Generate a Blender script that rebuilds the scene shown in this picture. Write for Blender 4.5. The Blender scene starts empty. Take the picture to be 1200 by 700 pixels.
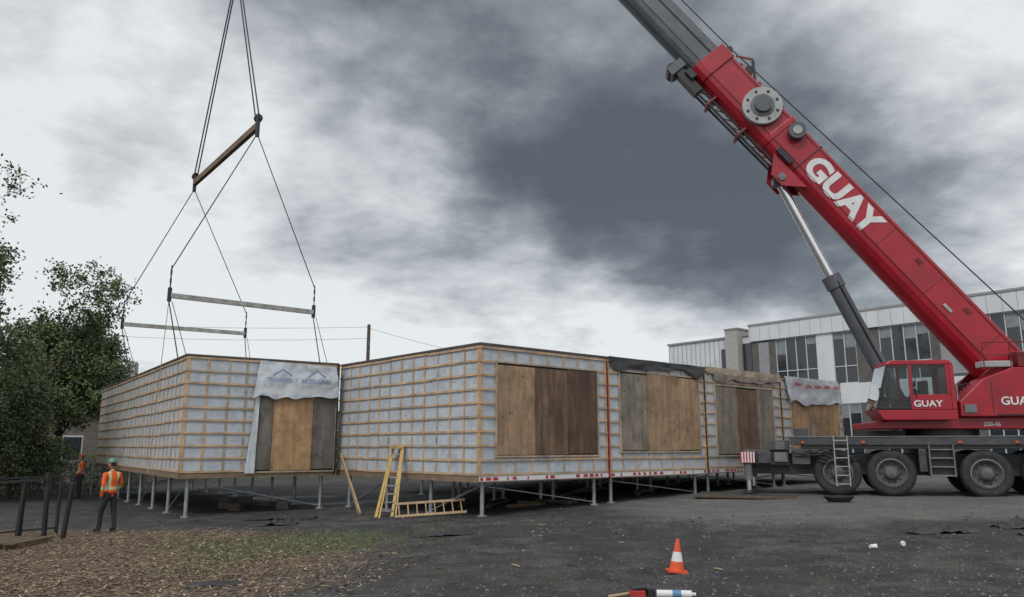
import bpy, math, random
from mathutils import Vector, Matrix, noise
random.seed(7)
R=random.random
def U(a,b): return a+(b-a)*random.random()
scene=bpy.context.scene
COL=scene.collection

# ---------------------------------------------------------------- materials
def new_mat(name):
    m=bpy.data.materials.new(name); m.use_nodes=True
    nt=m.node_tree; b=nt.nodes['Principled BSDF']
    return m,nt,b
def N(nt,t,**kw):
    n=nt.nodes.new(t)
    for k,v in kw.items():
        if k in n.inputs.keys(): n.inputs[k].default_value=v
        else: setattr(n,k,v)
    return n
def mat(name,col,rough=0.6,metal=0.0,var=0.25,scale=3.0,bump=0.0,bscale=30.0,dirt=None,dirtamt=0.0,stretch=(1,1,1),coat=0.0,dscale=None,dlo=0.48,dhi=0.75):
    m,nt,b=new_mat(name); L=nt.links
    tc=N(nt,'ShaderNodeTexCoord'); mp=N(nt,'ShaderNodeMapping'); mp.inputs['Scale'].default_value=stretch
    L.new(tc.outputs['Object'],mp.inputs['Vector'])
    n1=N(nt,'ShaderNodeTexNoise'); n1.inputs['Scale'].default_value=scale; n1.inputs['Detail'].default_value=5; n1.inputs['Roughness'].default_value=0.65
    L.new(mp.outputs[0],n1.inputs['Vector'])
    r=N(nt,'ShaderNodeValToRGB'); r.color_ramp.elements[0].position=0.3; r.color_ramp.elements[1].position=0.7
    c0=[max(0,c*(1-var)) for c in col]; c1=[min(1,c*(1+var)) for c in col]
    r.color_ramp.elements[0].color=(*c0,1); r.color_ramp.elements[1].color=(*c1,1)
    L.new(n1.outputs['Fac'],r.inputs['Fac']); out=r.outputs['Color']
    if dirt:
        n2=N(nt,'ShaderNodeTexNoise'); n2.inputs['Scale'].default_value=dscale or scale*0.35+0.4; n2.inputs['Detail'].default_value=6; n2.inputs['Roughness'].default_value=0.75
        L.new(tc.outputs['Object'],n2.inputs['Vector'])
        mr=N(nt,'ShaderNodeMapRange'); mr.inputs['From Min'].default_value=dlo; mr.inputs['From Max'].default_value=dhi; mr.inputs['To Max'].default_value=dirtamt
        L.new(n2.outputs['Fac'],mr.inputs['Value'])
        mx=N(nt,'ShaderNodeMix'); mx.data_type='RGBA'; mx.inputs[7].default_value=(*dirt,1)
        L.new(mr.outputs[0],mx.inputs[0]); L.new(out,mx.inputs[6]); out=mx.outputs[2]
    L.new(out,b.inputs['Base Color'])
    b.inputs['Roughness'].default_value=rough; b.inputs['Metallic'].default_value=metal
    if coat: b.inputs['Coat Weight'].default_value=coat
    if bump>0:
        n3=N(nt,'ShaderNodeTexNoise'); n3.inputs['Scale'].default_value=bscale; n3.inputs['Detail'].default_value=4
        L.new(mp.outputs[0],n3.inputs['Vector'])
        bp=N(nt,'ShaderNodeBump'); bp.inputs['Strength'].default_value=bump; bp.inputs['Distance'].default_value=0.03
        L.new(n3.outputs['Fac'],bp.inputs['Height']); L.new(bp.outputs[0],b.inputs['Normal'])
    return m
M={}
M['wrap']=mat('housewrap',(0.45,0.495,0.54),0.5,var=0.16,scale=2.6,bump=0.7,bscale=5,dirt=(0.27,0.285,0.30),dirtamt=0.55)
M['wrapmark']=mat('housewrap_print',(0.31,0.35,0.40),0.5,var=0.2)
M['strap']=mat('pine_strapping',(0.50,0.335,0.20),0.75,var=0.35,scale=2.5,dirt=(0.24,0.17,0.11),dirtamt=0.5)
M['strapg']=mat('weathered_strapping',(0.37,0.30,0.22),0.8,var=0.4,scale=2.5)
M['rim']=mat('rim_lumber',(0.2,0.14,0.09),0.8,var=0.4,scale=2)
M['roofedge']=mat('roof_edge',(0.09,0.075,0.065),0.7,var=0.4,scale=2)
M['under']=mat('floor_underside',(0.05,0.045,0.04),0.9)
def ply(name,c,v=0.3): return mat(name,c,0.7,var=v,scale=5,stretch=(1,1,0.12) ,bump=0.15,bscale=25,dirt=tuple(x*0.35 for x in c),dirtamt=0.85,dscale=1.7,dlo=.42,dhi=.72)
M['ply1']=ply('plywood_tan',(0.36,0.235,0.14),.35); M['ply2']=ply('plywood_brown',(0.16,0.098,0.062),.5); M['ply3']=ply('plywood_dark',(0.11,0.065,0.042),.5)
M['plyg']=ply('plywood_grey',(0.24,0.205,0.165),.35); M['plyo']=ply('plywood_orange',(0.44,0.27,0.14),.3); M['plygg']=ply('plywood_wet_grey',(0.16,0.14,0.12),.35)
M['knot']=mat('plywood_patch',(0.07,0.04,0.025),0.8,var=.4)
M['tarp']=mat('white_tarp',(0.52,0.55,0.58),0.4,var=0.14,scale=3,bump=0.6,bscale=6,dirt=(0.32,0.34,0.36),dirtamt=0.6)
M['btarp']=mat('black_tarp',(0.025,0.026,0.028),0.45,bump=0.6,bscale=8)
M['redp']=mat('red_print',(0.42,0.03,0.035),0.5); M['bluep']=mat('blue_print',(0.10,0.22,0.38),0.5)
M['whitep']=mat('white_print',(0.66,0.66,0.66),0.5,var=.12)
M['galv']=mat('galvanised_steel',(0.34,0.36,0.38),0.45,0.6,var=0.25,scale=8)
M['red']=mat('crane_red_paint',(0.36,0.008,0.022),0.36,var=0.16,scale=1.2,dirt=(0.13,0.012,0.018),dirtamt=0.6,coat=0.2)
M['redd']=mat('crane_red_dark',(0.17,0.01,0.015),0.45,var=0.2,scale=2,dirt=(0.05,0.02,0.02),dirtamt=0.5)
M['bgrey']=mat('boom_grey_paint',(0.085,0.092,0.105),0.42,var=0.25,scale=2,dirt=(0.2,0.2,0.2),dirtamt=0.25)
M['dgrey']=mat('carrier_dark_grey',(0.05,0.053,0.058),0.5,var=0.35,scale=3,dirt=(0.16,0.15,0.13),dirtamt=0.5)
M['mgrey']=mat('mid_grey_paint',(0.15,0.155,0.16),0.5,var=0.25,scale=4,dirt=(0.07,0.06,0.055),dirtamt=0.7)
M['lgrey']=mat('light_grey_paint',(0.36,0.37,0.36),0.5,var=0.15,scale=4,dirt=(0.16,0.14,0.12),dirtamt=0.6)
M['hub']=mat('wheel_hub',(0.10,0.10,0.10),0.6,var=0.3,scale=6,dirt=(0.05,0.045,0.04),dirtamt=0.7)
M['black']=mat('black_steel',(0.018,0.018,0.02),0.5,var=0.4)
M['rubber']=mat('tyre_rubber',(0.028,0.027,0.026),0.85,var=0.3,scale=6,dirt=(0.09,0.08,0.07),dirtamt=0.6)
M['chrome']=mat('hydraulic_rod',(0.75,0.76,0.78),0.18,0.9,var=0.05)
M['cable']=mat('wire_rope',(0.04,0.04,0.042),0.6,0.3)
M['yellow']=mat('rigging_beam_paint',(0.15,0.09,0.035),0.6,var=0.5,scale=4,dirt=(0.05,0.02,0.02),dirtamt=0.9)
M['alu']=mat('spreader_bar_paint',(0.36,0.355,0.33),0.5,0.2,var=0.35,scale=5,dirt=(0.12,0.10,0.07),dirtamt=0.8)
M['ladder']=mat('ladder_fibreglass',(0.44,0.29,0.08),0.5,var=0.2,scale=6,dirt=(0.2,0.15,0.06),dirtamt=0.6)
M['concrete']=mat('concrete',(0.3,0.29,0.27),0.9,bump=0.3)
M['sw']=mat('white_cladding',(0.64,0.66,0.68),0.6,var=0.06,scale=1,dirt=(0.46,0.48,0.49),dirtamt=0.6)
M['spier']=mat('brown_grey_pier',(0.11,0.105,0.10),0.8,var=0.25,scale=3)
M['sgrey']=mat('grey_cladding',(0.28,0.29,0.30),0.7,var=0.1,scale=2)
M['frame']=mat('window_frame',(0.55,0.56,0.57),0.5,var=0.05)
M['blind']=mat('window_blind',(0.22,0.24,0.26),0.8,var=0.2)
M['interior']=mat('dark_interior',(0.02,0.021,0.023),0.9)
M['wood']=mat('plank_wood',(0.36,0.25,0.15),0.8,var=0.3,scale=4)
M['oldwood']=mat('old_wood',(0.10,0.07,0.045),0.85,var=0.4,scale=4)
M['orange']=mat('cone_orange',(0.70,0.09,0.02),0.5,var=0.1,dirt=(0.3,0.08,0.03),dirtamt=0.6,scale=8)
M['shingle']=mat('roof_shingle',(0.045,0.036,0.032),0.9,var=0.3,scale=8,bump=0.4)
M['siding']=mat('house_siding',(0.16,0.14,0.12),0.8)
M['bark']=mat('tree_bark',(0.055,0.045,0.035),0.9,var=0.4,scale=10,bump=0.5)
for i,c in enumerate([(0.038,0.062,0.022),(0.062,0.10,0.03),(0.10,0.14,0.042),(0.11,0.09,0.04)]):
    M['leaf%d'%i]=mat('foliage_%d'%i,c,0.5,var=0.3,scale=2)
def glassy(name,c,rough=0.05):
    m,nt,b=new_mat(name); b.inputs['Base Color'].default_value=(*c,1); b.inputs['Roughness'].default_value=rough
    b.inputs['Specular IOR Level'].default_value=0.8
    tc=N(nt,'ShaderNodeTexCoord'); n=N(nt,'ShaderNodeTexNoise'); n.inputs['Scale'].default_value=0.8
    bp=N(nt,'ShaderNodeBump'); bp.inputs['Strength'].default_value=0.08; bp.inputs['Distance'].default_value=0.05
    nt.links.new(tc.outputs['Object'],n.inputs['Vector']); nt.links.new(n.outputs['Fac'],bp.inputs['Height']); nt.links.new(bp.outputs[0],b.inputs['Normal'])
    return m
M['glass']=glassy('window_glass',(0.02,0.026,0.032))
m,nt,b=new_mat('cab_glass')
tr=N(nt,'ShaderNodeBsdfTransparent'); tr.inputs['Color'].default_value=(0.62,0.68,0.68,1)
gl=N(nt,'ShaderNodeBsdfGlossy'); gl.inputs['Roughness'].default_value=0.03
fr=N(nt,'ShaderNodeFresnel'); mx=N(nt,'ShaderNodeMixShader'); fr.inputs['IOR'].default_value=1.6
nt.links.new(fr.outputs[0],mx.inputs[0]); nt.links.new(tr.outputs[0],mx.inputs[1]); nt.links.new(gl.outputs[0],mx.inputs[2])
nt.links.new(mx.outputs[0],nt.nodes['Material Output'].inputs['Surface']); M['cabglass']=m
m,nt,b=new_mat('grey_brick'); tc=N(nt,'ShaderNodeTexCoord'); br=N(nt,'ShaderNodeTexBrick'); br.inputs['Scale'].default_value=4
mp=N(nt,'ShaderNodeMapping'); mp.inputs['Rotation'].default_value=(math.pi/2,0,0)
br.inputs['Color1'].default_value=(0.42,0.41,0.38,1); br.inputs['Color2'].default_value=(0.34,0.33,0.30,1); br.inputs['Mortar'].default_value=(0.4,0.39,0.37,1)
nt.links.new(tc.outputs['Object'],mp.inputs[0]); nt.links.new(mp.outputs[0],br.inputs['Vector']); nt.links.new(br.outputs['Color'],b.inputs['Base Color']); b.inputs['Roughness'].default_value=0.9; M['brick']=m

# ---------------------------------------------------------------- mesh builder
class MB:
    def __init__(s,Mx=None): s.v=[];s.f=[];s.m=[];s.sm=[];s.mats=[];s.M=Mx or Matrix.Identity(4)
    def mi(s,k):
        mt=M[k] if isinstance(k,str) else k
        if mt not in s.mats: s.mats.append(mt)
        return s.mats.index(mt)
    def add(s,vs,fs,k,smooth=False):
        o=len(s.v); s.v+= [s.M@Vector(p) for p in vs]; i=s.mi(k)
        for f in fs: s.f.append([o+a for a in f]); s.m.append(i); s.sm.append(smooth)
    def box(s,lo,hi,k):
        x0,y0,z0=lo;x1,y1,z1=hi
        s.add([(x0,y0,z0),(x1,y0,z0),(x1,y1,z0),(x0,y1,z0),(x0,y0,z1),(x1,y0,z1),(x1,y1,z1),(x0,y1,z1)],
          [(0,3,2,1),(4,5,6,7),(0,1,5,4),(1,2,6,5),(2,3,7,6),(3,0,4,7)],k)
    def beam(s,p0,p1,w,h,k,up=(0,0,1)):
        p0=Vector(p0);p1=Vector(p1);d=(p1-p0).normalized();u=Vector(up)
        sd=d.cross(u)
        if sd.length<1e-4: sd=d.cross(Vector((0,1,0)))
        sd.normalize();u=sd.cross(d).normalized();sd*=w/2;u*=h/2
        vs=[p0-sd-u,p0+sd-u,p0+sd+u,p0-sd+u,p1-sd-u,p1+sd-u,p1+sd+u,p1-sd+u]
        s.add(vs,[(3,2,1,0),(4,5,6,7),(0,1,5,4),(1,2,6,5),(2,3,7,6),(3,0,4,7)],k)
    def cyl(s,p0,p1,r0,k,r1=None,n=12,cap=True):
        r1=r0 if r1 is None else r1
        p0=Vector(p0);p1=Vector(p1);d=(p1-p0).normalized()
        a=d.orthogonal().normalized();b=d.cross(a)
        vs=[]
        for p,r in((p0,r0),(p1,r1)):
            for i in range(n):
                t=2*math.pi*i/n; vs.append(p+a*math.cos(t)*r+b*math.sin(t)*r)
        s.add(vs,[(i,(i+1)%n,n+(i+1)%n,n+i) for i in range(n)],k,True)
        if cap:
            s.add(vs[:n],[tuple(reversed(range(n)))],k); s.add(vs[n:],[tuple(range(n))],k)
    def lathe(s,c,ax,prof,k,n=32):
        c=Vector(c);d=Vector(ax).normalized();a=d.orthogonal().normalized();b=d.cross(a);vs=[]
        for r,h in prof:
            for i in range(n):
                t=2*math.pi*i/n; vs.append(c+d*h+a*math.cos(t)*r+b*math.sin(t)*r)
        fs=[]
        for j in range(len(prof)-1):
            for i in range(n): fs.append((j*n+i,j*n+(i+1)%n,(j+1)*n+(i+1)%n,(j+1)*n+i))
        s.add(vs,fs,k,True)
    def prism(s,pts,y0,y1,k):
        n=len(pts); vs=[(p[0],y0,p[1]) for p in pts]+[(p[0],y1,p[1]) for p in pts]
        s.add(vs,[tuple(range(n)),tuple(reversed(range(n,2*n)))]+[(i,n+i,n+(i+1)%n,(i+1)%n) for i in range(n)],k)
    def sheet(s,p00,p10,p11,p01,nx,ny,amp,k,seed=0,hemdrop=0):
        p00,p10,p11,p01=map(Vector,(p00,p10,p11,p01)); nn=(p10-p00).cross(p01-p00).normalized(); vs=[]
        for j in range(ny+1):
            for i in range(nx+1):
                a=i/nx;b=j/ny; p=p00*(1-a)*(1-b)+p10*a*(1-b)+p11*a*b+p01*(1-a)*b
                w=noise.noise(Vector((a*6+seed,b*2.5,seed)))+0.5*noise.noise(Vector((a*15+seed,b*6,3+seed)))
                q=p+nn*(w*amp)
                if hemdrop and j==0: q.z+=hemdrop*noise.noise(Vector((a*5+seed,7,seed)))
                vs.append(q)
        s.add(vs,[(j*(nx+1)+i,j*(nx+1)+i+1,(j+1)*(nx+1)+i+1,(j+1)*(nx+1)+i) for j in range(ny) for i in range(nx)],k,True)
    def build(s,name,parent=None,bevel=0):
        me=bpy.data.meshes.new(name); me.from_pydata([tuple(p) for p in s.v],[],s.f)
        for mt in s.mats: me.materials.append(mt)
        me.polygons.foreach_set('material_index',s.m); me.polygons.foreach_set('use_smooth',s.sm); me.update()
        o=bpy.data.objects.new(name,me); COL.objects.link(o)
        if parent: o.parent=parent
        if bevel:
            bm=o.modifiers.new('b','BEVEL'); bm.width=bevel; bm.segments=2; bm.limit_method='ANGLE'; bm.angle_limit=math.radians(40)
        return o
def empty(name,loc=(0,0,0)):
    e=bpy.data.objects.new(name,None); COL.objects.link(e); e.empty_display_size=0.3; return e
def frame(o,ang,z=0):
    return Matrix.Translation((o[0],o[1],z))@Matrix.Rotation(ang,4,'Z')
def text_mesh(body,name,Mx,w,h,k,parent,bold=0.02,ext=0.004):
    cu=bpy.data.curves.new(name,'FONT'); cu.body=body; cu.offset=bold; cu.extrude=ext; cu.resolution_u=4
    o=bpy.data.objects.new(name,cu); COL.objects.link(o); bpy.context.view_layer.update()
    me=bpy.data.meshes.new_from_object(o.evaluated_get(bpy.context.evaluated_depsgraph_get()))
    bpy.data.objects.remove(o)
    xs=[v.co.x for v in me.vertices]; ys=[v.co.y for v in me.vertices]
    x0,x1,y0,y1=min(xs),max(xs),min(ys),max(ys)
    for v in me.vertices:
        v.co=Mx@Vector(((v.co.x-x0)/(x1-x0)*w,(v.co.y-y0)/(y1-y0)*h,v.co.z))
    me.materials.clear(); me.materials.append(M[k])
    ob=bpy.data.objects.new(name,me); COL.objects.link(ob); ob.parent=parent
    return ob

# ---------------------------------------------------------------- ground
def gz(x,y=0): return 0.45*math.tanh(0.07*x)
def gh(x,y):
    z=gz(x)
    if 3<y<40 and abs(x)<40:
        z+=0.035*noise.noise(Vector((x*0.35,y*0.35,1)))+0.022*noise.noise(Vector((x*1.3,y*1.3,4)))+0.010*noise.noise(Vector((x*4,y*4,9)))
        g=math.exp(-((x-2.6)/2.6)**2-((y-17.2)/1.1)**2)+.7*math.exp(-((x+2.5)/1.6)**2-((y-17.8)/.8)**2)
        z+=g*(.10+.16*abs(noise.noise(Vector((x*1.6,y*1.6,20))))+.05*noise.noise(Vector((x*5,y*5,21))))
        for o in (0,1.9,-2.4):
            dd=(y-13.6-o)-0.10*(x-2)-.25*math.sin(x*.4); z-=.05*math.exp(-(dd/.22)**2)*(1 if -2<x<14 else 0)*(0.6+.4*noise.noise(Vector((x*3,y,3))))
            z+=.02*math.exp(-((abs(dd)-.38)/.12)**2)*(1 if -2<x<14 else 0)
    return z
def axis(lo,hi,step,far):
    a=[lo+i*step for i in range(int((hi-lo)/step)+1)]; s=step; v=a[-1]; w=a[0]; up=[];dn=[]
    while v<far: s*=1.35; v+=s; up.append(v)
    s=step
    while w>-far: s*=1.35; w-=s; dn.append(w)
    return dn[::-1]+a+up
xs=axis(-16,20,0.12,900); ys=axis(6,27,0.12,900)
vs=[(x,y,gh(x,y)) for y in ys for x in xs]; nx=len(xs)
fs=[(j*nx+i,j*nx+i+1,(j+1)*nx+i+1,(j+1)*nx+i) for j in range(len(ys)-1) for i in range(nx-1)]
me=bpy.data.meshes.new('ground'); me.from_pydata(vs,[],fs); me.polygons.foreach_set('use_smooth',[True]*len(fs))
ground=bpy.data.objects.new('ground',me); COL.objects.link(ground)
m,nt,b=new_mat('ground_gravel_mulch_asphalt'); L=nt.links
tc=N(nt,'ShaderNodeTexCoord'); pos=tc.outputs['Object']
def noi(sc,det=6,ro=0.6,vec=None):
    n=N(nt,'ShaderNodeTexNoise'); n.inputs['Scale'].default_value=sc; n.inputs['Detail'].default_value=det; n.inputs['Roughness'].default_value=ro
    L.new(vec or pos,n.inputs['Vector']); return n.outputs['Fac']
def ramp(fac,*st):
    r=N(nt,'ShaderNodeValToRGB'); e=r.color_ramp.elements
    while len(e)<len(st): e.new(0.5)
    for i,(p,c) in enumerate(st): e[i].position=p; e[i].color=(*c,1)
    L.new(fac,r.inputs['Fac']); return r.outputs['Color']
def mth(op,a,bb=None,c=None):
    n=N(nt,'ShaderNodeMath',operation=op)
    for i,x in enumerate((a,bb,c)):
        if x is None: continue
        if isinstance(x,(int,float)): n.inputs[i].default_value=x
        else: L.new(x,n.inputs[i])
    return n.outputs[0]
def mixc(f,a,bb,bt='MIX'):
    n=N(nt,'ShaderNodeMix'); n.data_type='RGBA'; n.blend_type=bt
    for i,x in ((0,f),(6,a),(7,bb)):
        if isinstance(x,(int,float)): n.inputs[i].default_value=x
        elif isinstance(x,tuple): n.inputs[i].default_value=(*x,1)
        else: L.new(x,n.inputs[i])
    return n.outputs[2]
def sst(v,a,bb):
    n=N(nt,'ShaderNodeMapRange'); n.interpolation_type='SMOOTHSTEP'; n.inputs['From Min'].default_value=a; n.inputs['From Max'].default_value=bb
    L.new(v,n.inputs['Value']); return n.outputs[0]
sp=N(nt,'ShaderNodeSeparateXYZ'); L.new(pos,sp.inputs[0]); X,Y=sp.outputs[0],sp.outputs[1]
big=noi(0.25,4,0.6); med=noi(1.1,7,0.72); fine=noi(38,2,0.7); med2=noi(0.7,5,0.65)
vor=N(nt,'ShaderNodeTexVoronoi'); vor.inputs['Scale'].default_value=26; L.new(pos,vor.inputs['Vector'])
gravel=ramp(med,(0.32,(0.020,0.020,0.021)),(0.48,(0.046,0.045,0.044)),(0.66,(0.115,0.108,0.10)))
gravel=mixc(mth('MULTIPLY',sst(med2,.52,.68),.55),gravel,(0.10,0.085,0.068))
gravel=mixc(mth('MULTIPLY',mth('SUBTRACT',1.0,sst(big,.38,.52)),.6),gravel,(0.022,0.021,0.021))
spk=ramp(fine,(0.35,(0.45,0.45,0.45)),(0.6,(1.1,1.1,1.1)),(0.74,(1.8,1.76,1.7)))
gravel=mixc(1.0,gravel,spk,'MULTIPLY')
asph=ramp(med,(0.3,(0.10,0.10,0.101)),(0.7,(0.19,0.185,0.176)))
asph=mixc(0.5,asph,spk,'MULTIPLY')
ma=mth('MULTIPLY',sst(mth('ADD',Y,mth('MULTIPLY',big,5)),18.3,20.8),sst(mth('ADD',X,mth('MULTIPLY',big,4)),4.0,6.5))
c=mixc(ma,gravel,asph)
mul=ramp(noi(9,4,0.75),(0.3,(0.045,0.031,0.021)),(0.5,(0.15,0.107,0.07)),(0.7,(0.30,0.22,0.15)))
mul=mixc(mth('MULTIPLY',sst(med2,.45,.65),.6),mul,(0.075,0.05,0.035))
ex=mth('POWER',mth('DIVIDE',mth('ADD',X,12.5),10.2),2); ey=mth('POWER',mth('DIVIDE',mth('SUBTRACT',Y,13.2),7.5),2)
dd=mth('ADD',mth('SQRT',mth('ADD',ex,ey)),mth('MULTIPLY',mth('SUBTRACT',med,0.5),0.6))
mm=mth('SUBTRACT',1.0,sst(dd,0.88,1.05)); c=mixc(mm,c,mul)
gx=mth('POWER',mth('DIVIDE',mth('ADD',X,4.6),2.6),2); gy=mth('POWER',mth('DIVIDE',mth('SUBTRACT',Y,16.3),2.2),2)
gd=mth('ADD',mth('ADD',gx,gy),mth('MULTIPLY',mth('SUBTRACT',noi(2.3,5,.7),0.5),3.6))
gm=mth('MULTIPLY',mth('SUBTRACT',1.0,sst(gd,0.2,1.1)),0.8)
c=mixc(gm,c,ramp(fine,(0.3,(0.035,0.05,0.016)),(0.7,(0.095,0.125,0.04))))
far=sst(Y,44,60); c=mixc(far,c,(0.04,0.05,0.025))
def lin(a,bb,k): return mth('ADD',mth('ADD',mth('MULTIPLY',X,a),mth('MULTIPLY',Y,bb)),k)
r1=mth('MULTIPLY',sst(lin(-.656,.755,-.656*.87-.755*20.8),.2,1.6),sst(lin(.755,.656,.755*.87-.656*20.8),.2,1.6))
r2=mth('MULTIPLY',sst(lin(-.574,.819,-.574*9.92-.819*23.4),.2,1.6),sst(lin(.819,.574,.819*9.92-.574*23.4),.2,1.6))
ushade=mth('MULTIPLY',mth('MAXIMUM',r1,r2),mth('MULTIPLY',mth('SUBTRACT',1.0,sst(X,9,13)),mth('SUBTRACT',1.0,sst(Y,42,46))))
c=mixc(mth('MULTIPLY',ushade,.8),c,(0.012,0.012,0.012))  # shade beneath the raised modules, painted into the ground colour
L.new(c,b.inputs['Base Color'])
L.new(mth('SUBTRACT',0.95,mth('MULTIPLY',mth('SUBTRACT',1.0,sst(big,0.36,0.5)),0.35)),b.inputs['Roughness'])
hh=mth('ADD',mth('MULTIPLY',fine,0.6),mth('MULTIPLY',med,1.3)); hh=mth('ADD',hh,mth('MULTIPLY',vor.outputs['Distance'],0.5))
bp=N(nt,'ShaderNodeBump'); bp.inputs['Strength'].default_value=0.85; bp.inputs['Distance'].default_value=0.07; L.new(hh,bp.inputs['Height']); L.new(bp.outputs[0],b.inputs['Normal'])
me.materials.append(m)

M['st0']=mat('stone_dark',(0.045,0.044,0.043),0.9); M['st1']=mat('stone_mid',(0.10,0.098,0.094),0.9); M['st2']=mat('stone_light',(0.18,0.17,0.16),0.9)
mb=MB()
for i in range(15000):
    y=8.8+15*R()**1.4; x=U(-0.72,0.72)*y
    if ((x+12.5)/9.5)**2+((y-13.2)/7.2)**2<0.8: continue
    r=0.008+0.022*R()**4; z=gh(x,y); a=U(0,3)
    if abs(y-17)<1.3 and 0<x<6: r*=1.6
    q=[(x+math.cos(a+t)*r*U(.7,1.3),y+math.sin(a+t)*r*U(.7,1.3),z) for t in (0,1.57,3.14,4.71)]+[(x,y,z+r*U(.5,1.1))]
    mb.add(q,[(0,1,4),(1,2,4),(2,3,4),(3,0,4)],random.choice(['st0','st0','st0','st1','st1','st1','st1','st2']) )
mb.build('gravel')
M['ch0']=mat('chip_light',(0.36,0.27,0.18),0.9); M['ch1']=mat('chip_mid',(0.18,0.125,0.08),0.9); M['ch2']=mat('chip_dark',(0.06,0.042,0.03),0.9)
mb=MB()
for i in range(17000):
    y=9.3+11*R()**1.2; x=-y*U(0.10,0.72)
    if ((x+12.5)/10)**2+((y-13.2)/7.3)**2>0.92+U(-.2,.35): continue
    l=U(.02,.07);w=U(.006,.014);a=U(0,6.28);z=gh(x,y)+0.004+U(0,.012);t=U(-.012,.012)
    ca,sa=math.cos(a),math.sin(a)
    q=[(x+ca*l-sa*w,y+sa*l+ca*w,z+t),(x+ca*l+sa*w,y+sa*l-ca*w,z+t+.006),(x-ca*l+sa*w,y-sa*l-ca*w,z-t),(x-ca*l-sa*w,y-sa*l+ca*w,z-t+.004)]
    mb.add(q,[(0,1,2,3)],random.choice(['ch0','ch1','ch1','ch2']))
mb.build('wood_chips')
mb=MB()
for i in range(14000):
    y=9.5+12*R(); x=-y*U(0.08,0.72)
    d=((x+4.6)/2.6)**2+((y-16.3)/2.2)**2+3.2*noise.noise(Vector((x*.9,y*.9,2)))
    if d>0.8 and not(noise.noise(Vector((x*.5,y*.5,12)))>0.40): continue
    z=gh(x,y);a=U(0,6.28);h=U(.03,.09);w=.006;lx,ly=U(-.04,.04),U(-.04,.04)
    mb.add([(x+math.cos(a)*w,y+math.sin(a)*w,z),(x-math.cos(a)*w,y-math.sin(a)*w,z),(x+lx,y+ly,z+h)],[(0,1,2)],random.choice(['leaf1','leaf2','leaf2']))
mb.build('grass')

# ---------------------------------------------------------------- modules
H=3.69; ZB=0.87
def straps(mb,L0,L1,face,opening=None,vsp=0.61,k='strap',fade=0):
    def strip(s0,s1,z0,z1,o0,o1,kk):
        P=[face(s0,z0,o0),face(s1,z1,o1)]
        lo=[min(P[0][i],P[1][i]) for i in range(3)]; hi=[max(P[0][i],P[1][i]) for i in range(3)]
        mb.box(lo,hi,kk)
    nv=int(round((L1-L0)/vsp)); 
    for i in range(nv+1):
        s=L0+0.05+(L1-L0-0.1)*i/nv + (U(-.03,.03) if 0<i<nv else 0)
        w=0.032 if 0<i<nv else 0.05
        segs=[(0.17,H-.03)]
        if opening and opening[0]-.04<s<opening[1]+.04: segs=[(0.17,opening[2]-.03),(opening[3]+.03,H-.03)]
        for a,bb in segs:
            if bb-a>.05: strip(s-w,s+w,a,bb,0,0.02,k if (0<i<nv and R()>.25) or i in(0,nv) else 'strapg')
    nh=9
    for j in range(nh+1):
        z=0.2+(H-0.27)*j/nh
        segs=[(L0,L1)]
        if opening and opening[2]-.06<z<opening[3]+.06: segs=[(L0,opening[0]-.06),(opening[1]+.06,L1)]
        for a,bb in segs:
            p=a
            while p<bb-0.05:
                q=min(bb,p+U(2.0,3.6)); 
                if bb-q<0.4: q=bb
                dz=U(-.014,.014); strip(p,q-0.004,z-.029+dz,z+.029+dz,0.021,0.04,k if R()>.2 else 'strapg'); p=q
    s=L0+.2
    while s<L1-.3:
        for j in range(nh):
            z=0.2+(H-0.27)*(j+.5)/nh+U(-.06,.06)
            if opening and opening[0]-.2<s<opening[1]+.1 and opening[2]-.2<z<opening[3]+.1: continue
            if R()>.7: strip(s,s+U(.08,.18),z-.015,z+.015,-.0035,-.001,'wrapmark')
        s+=U(.3,.6)
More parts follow.
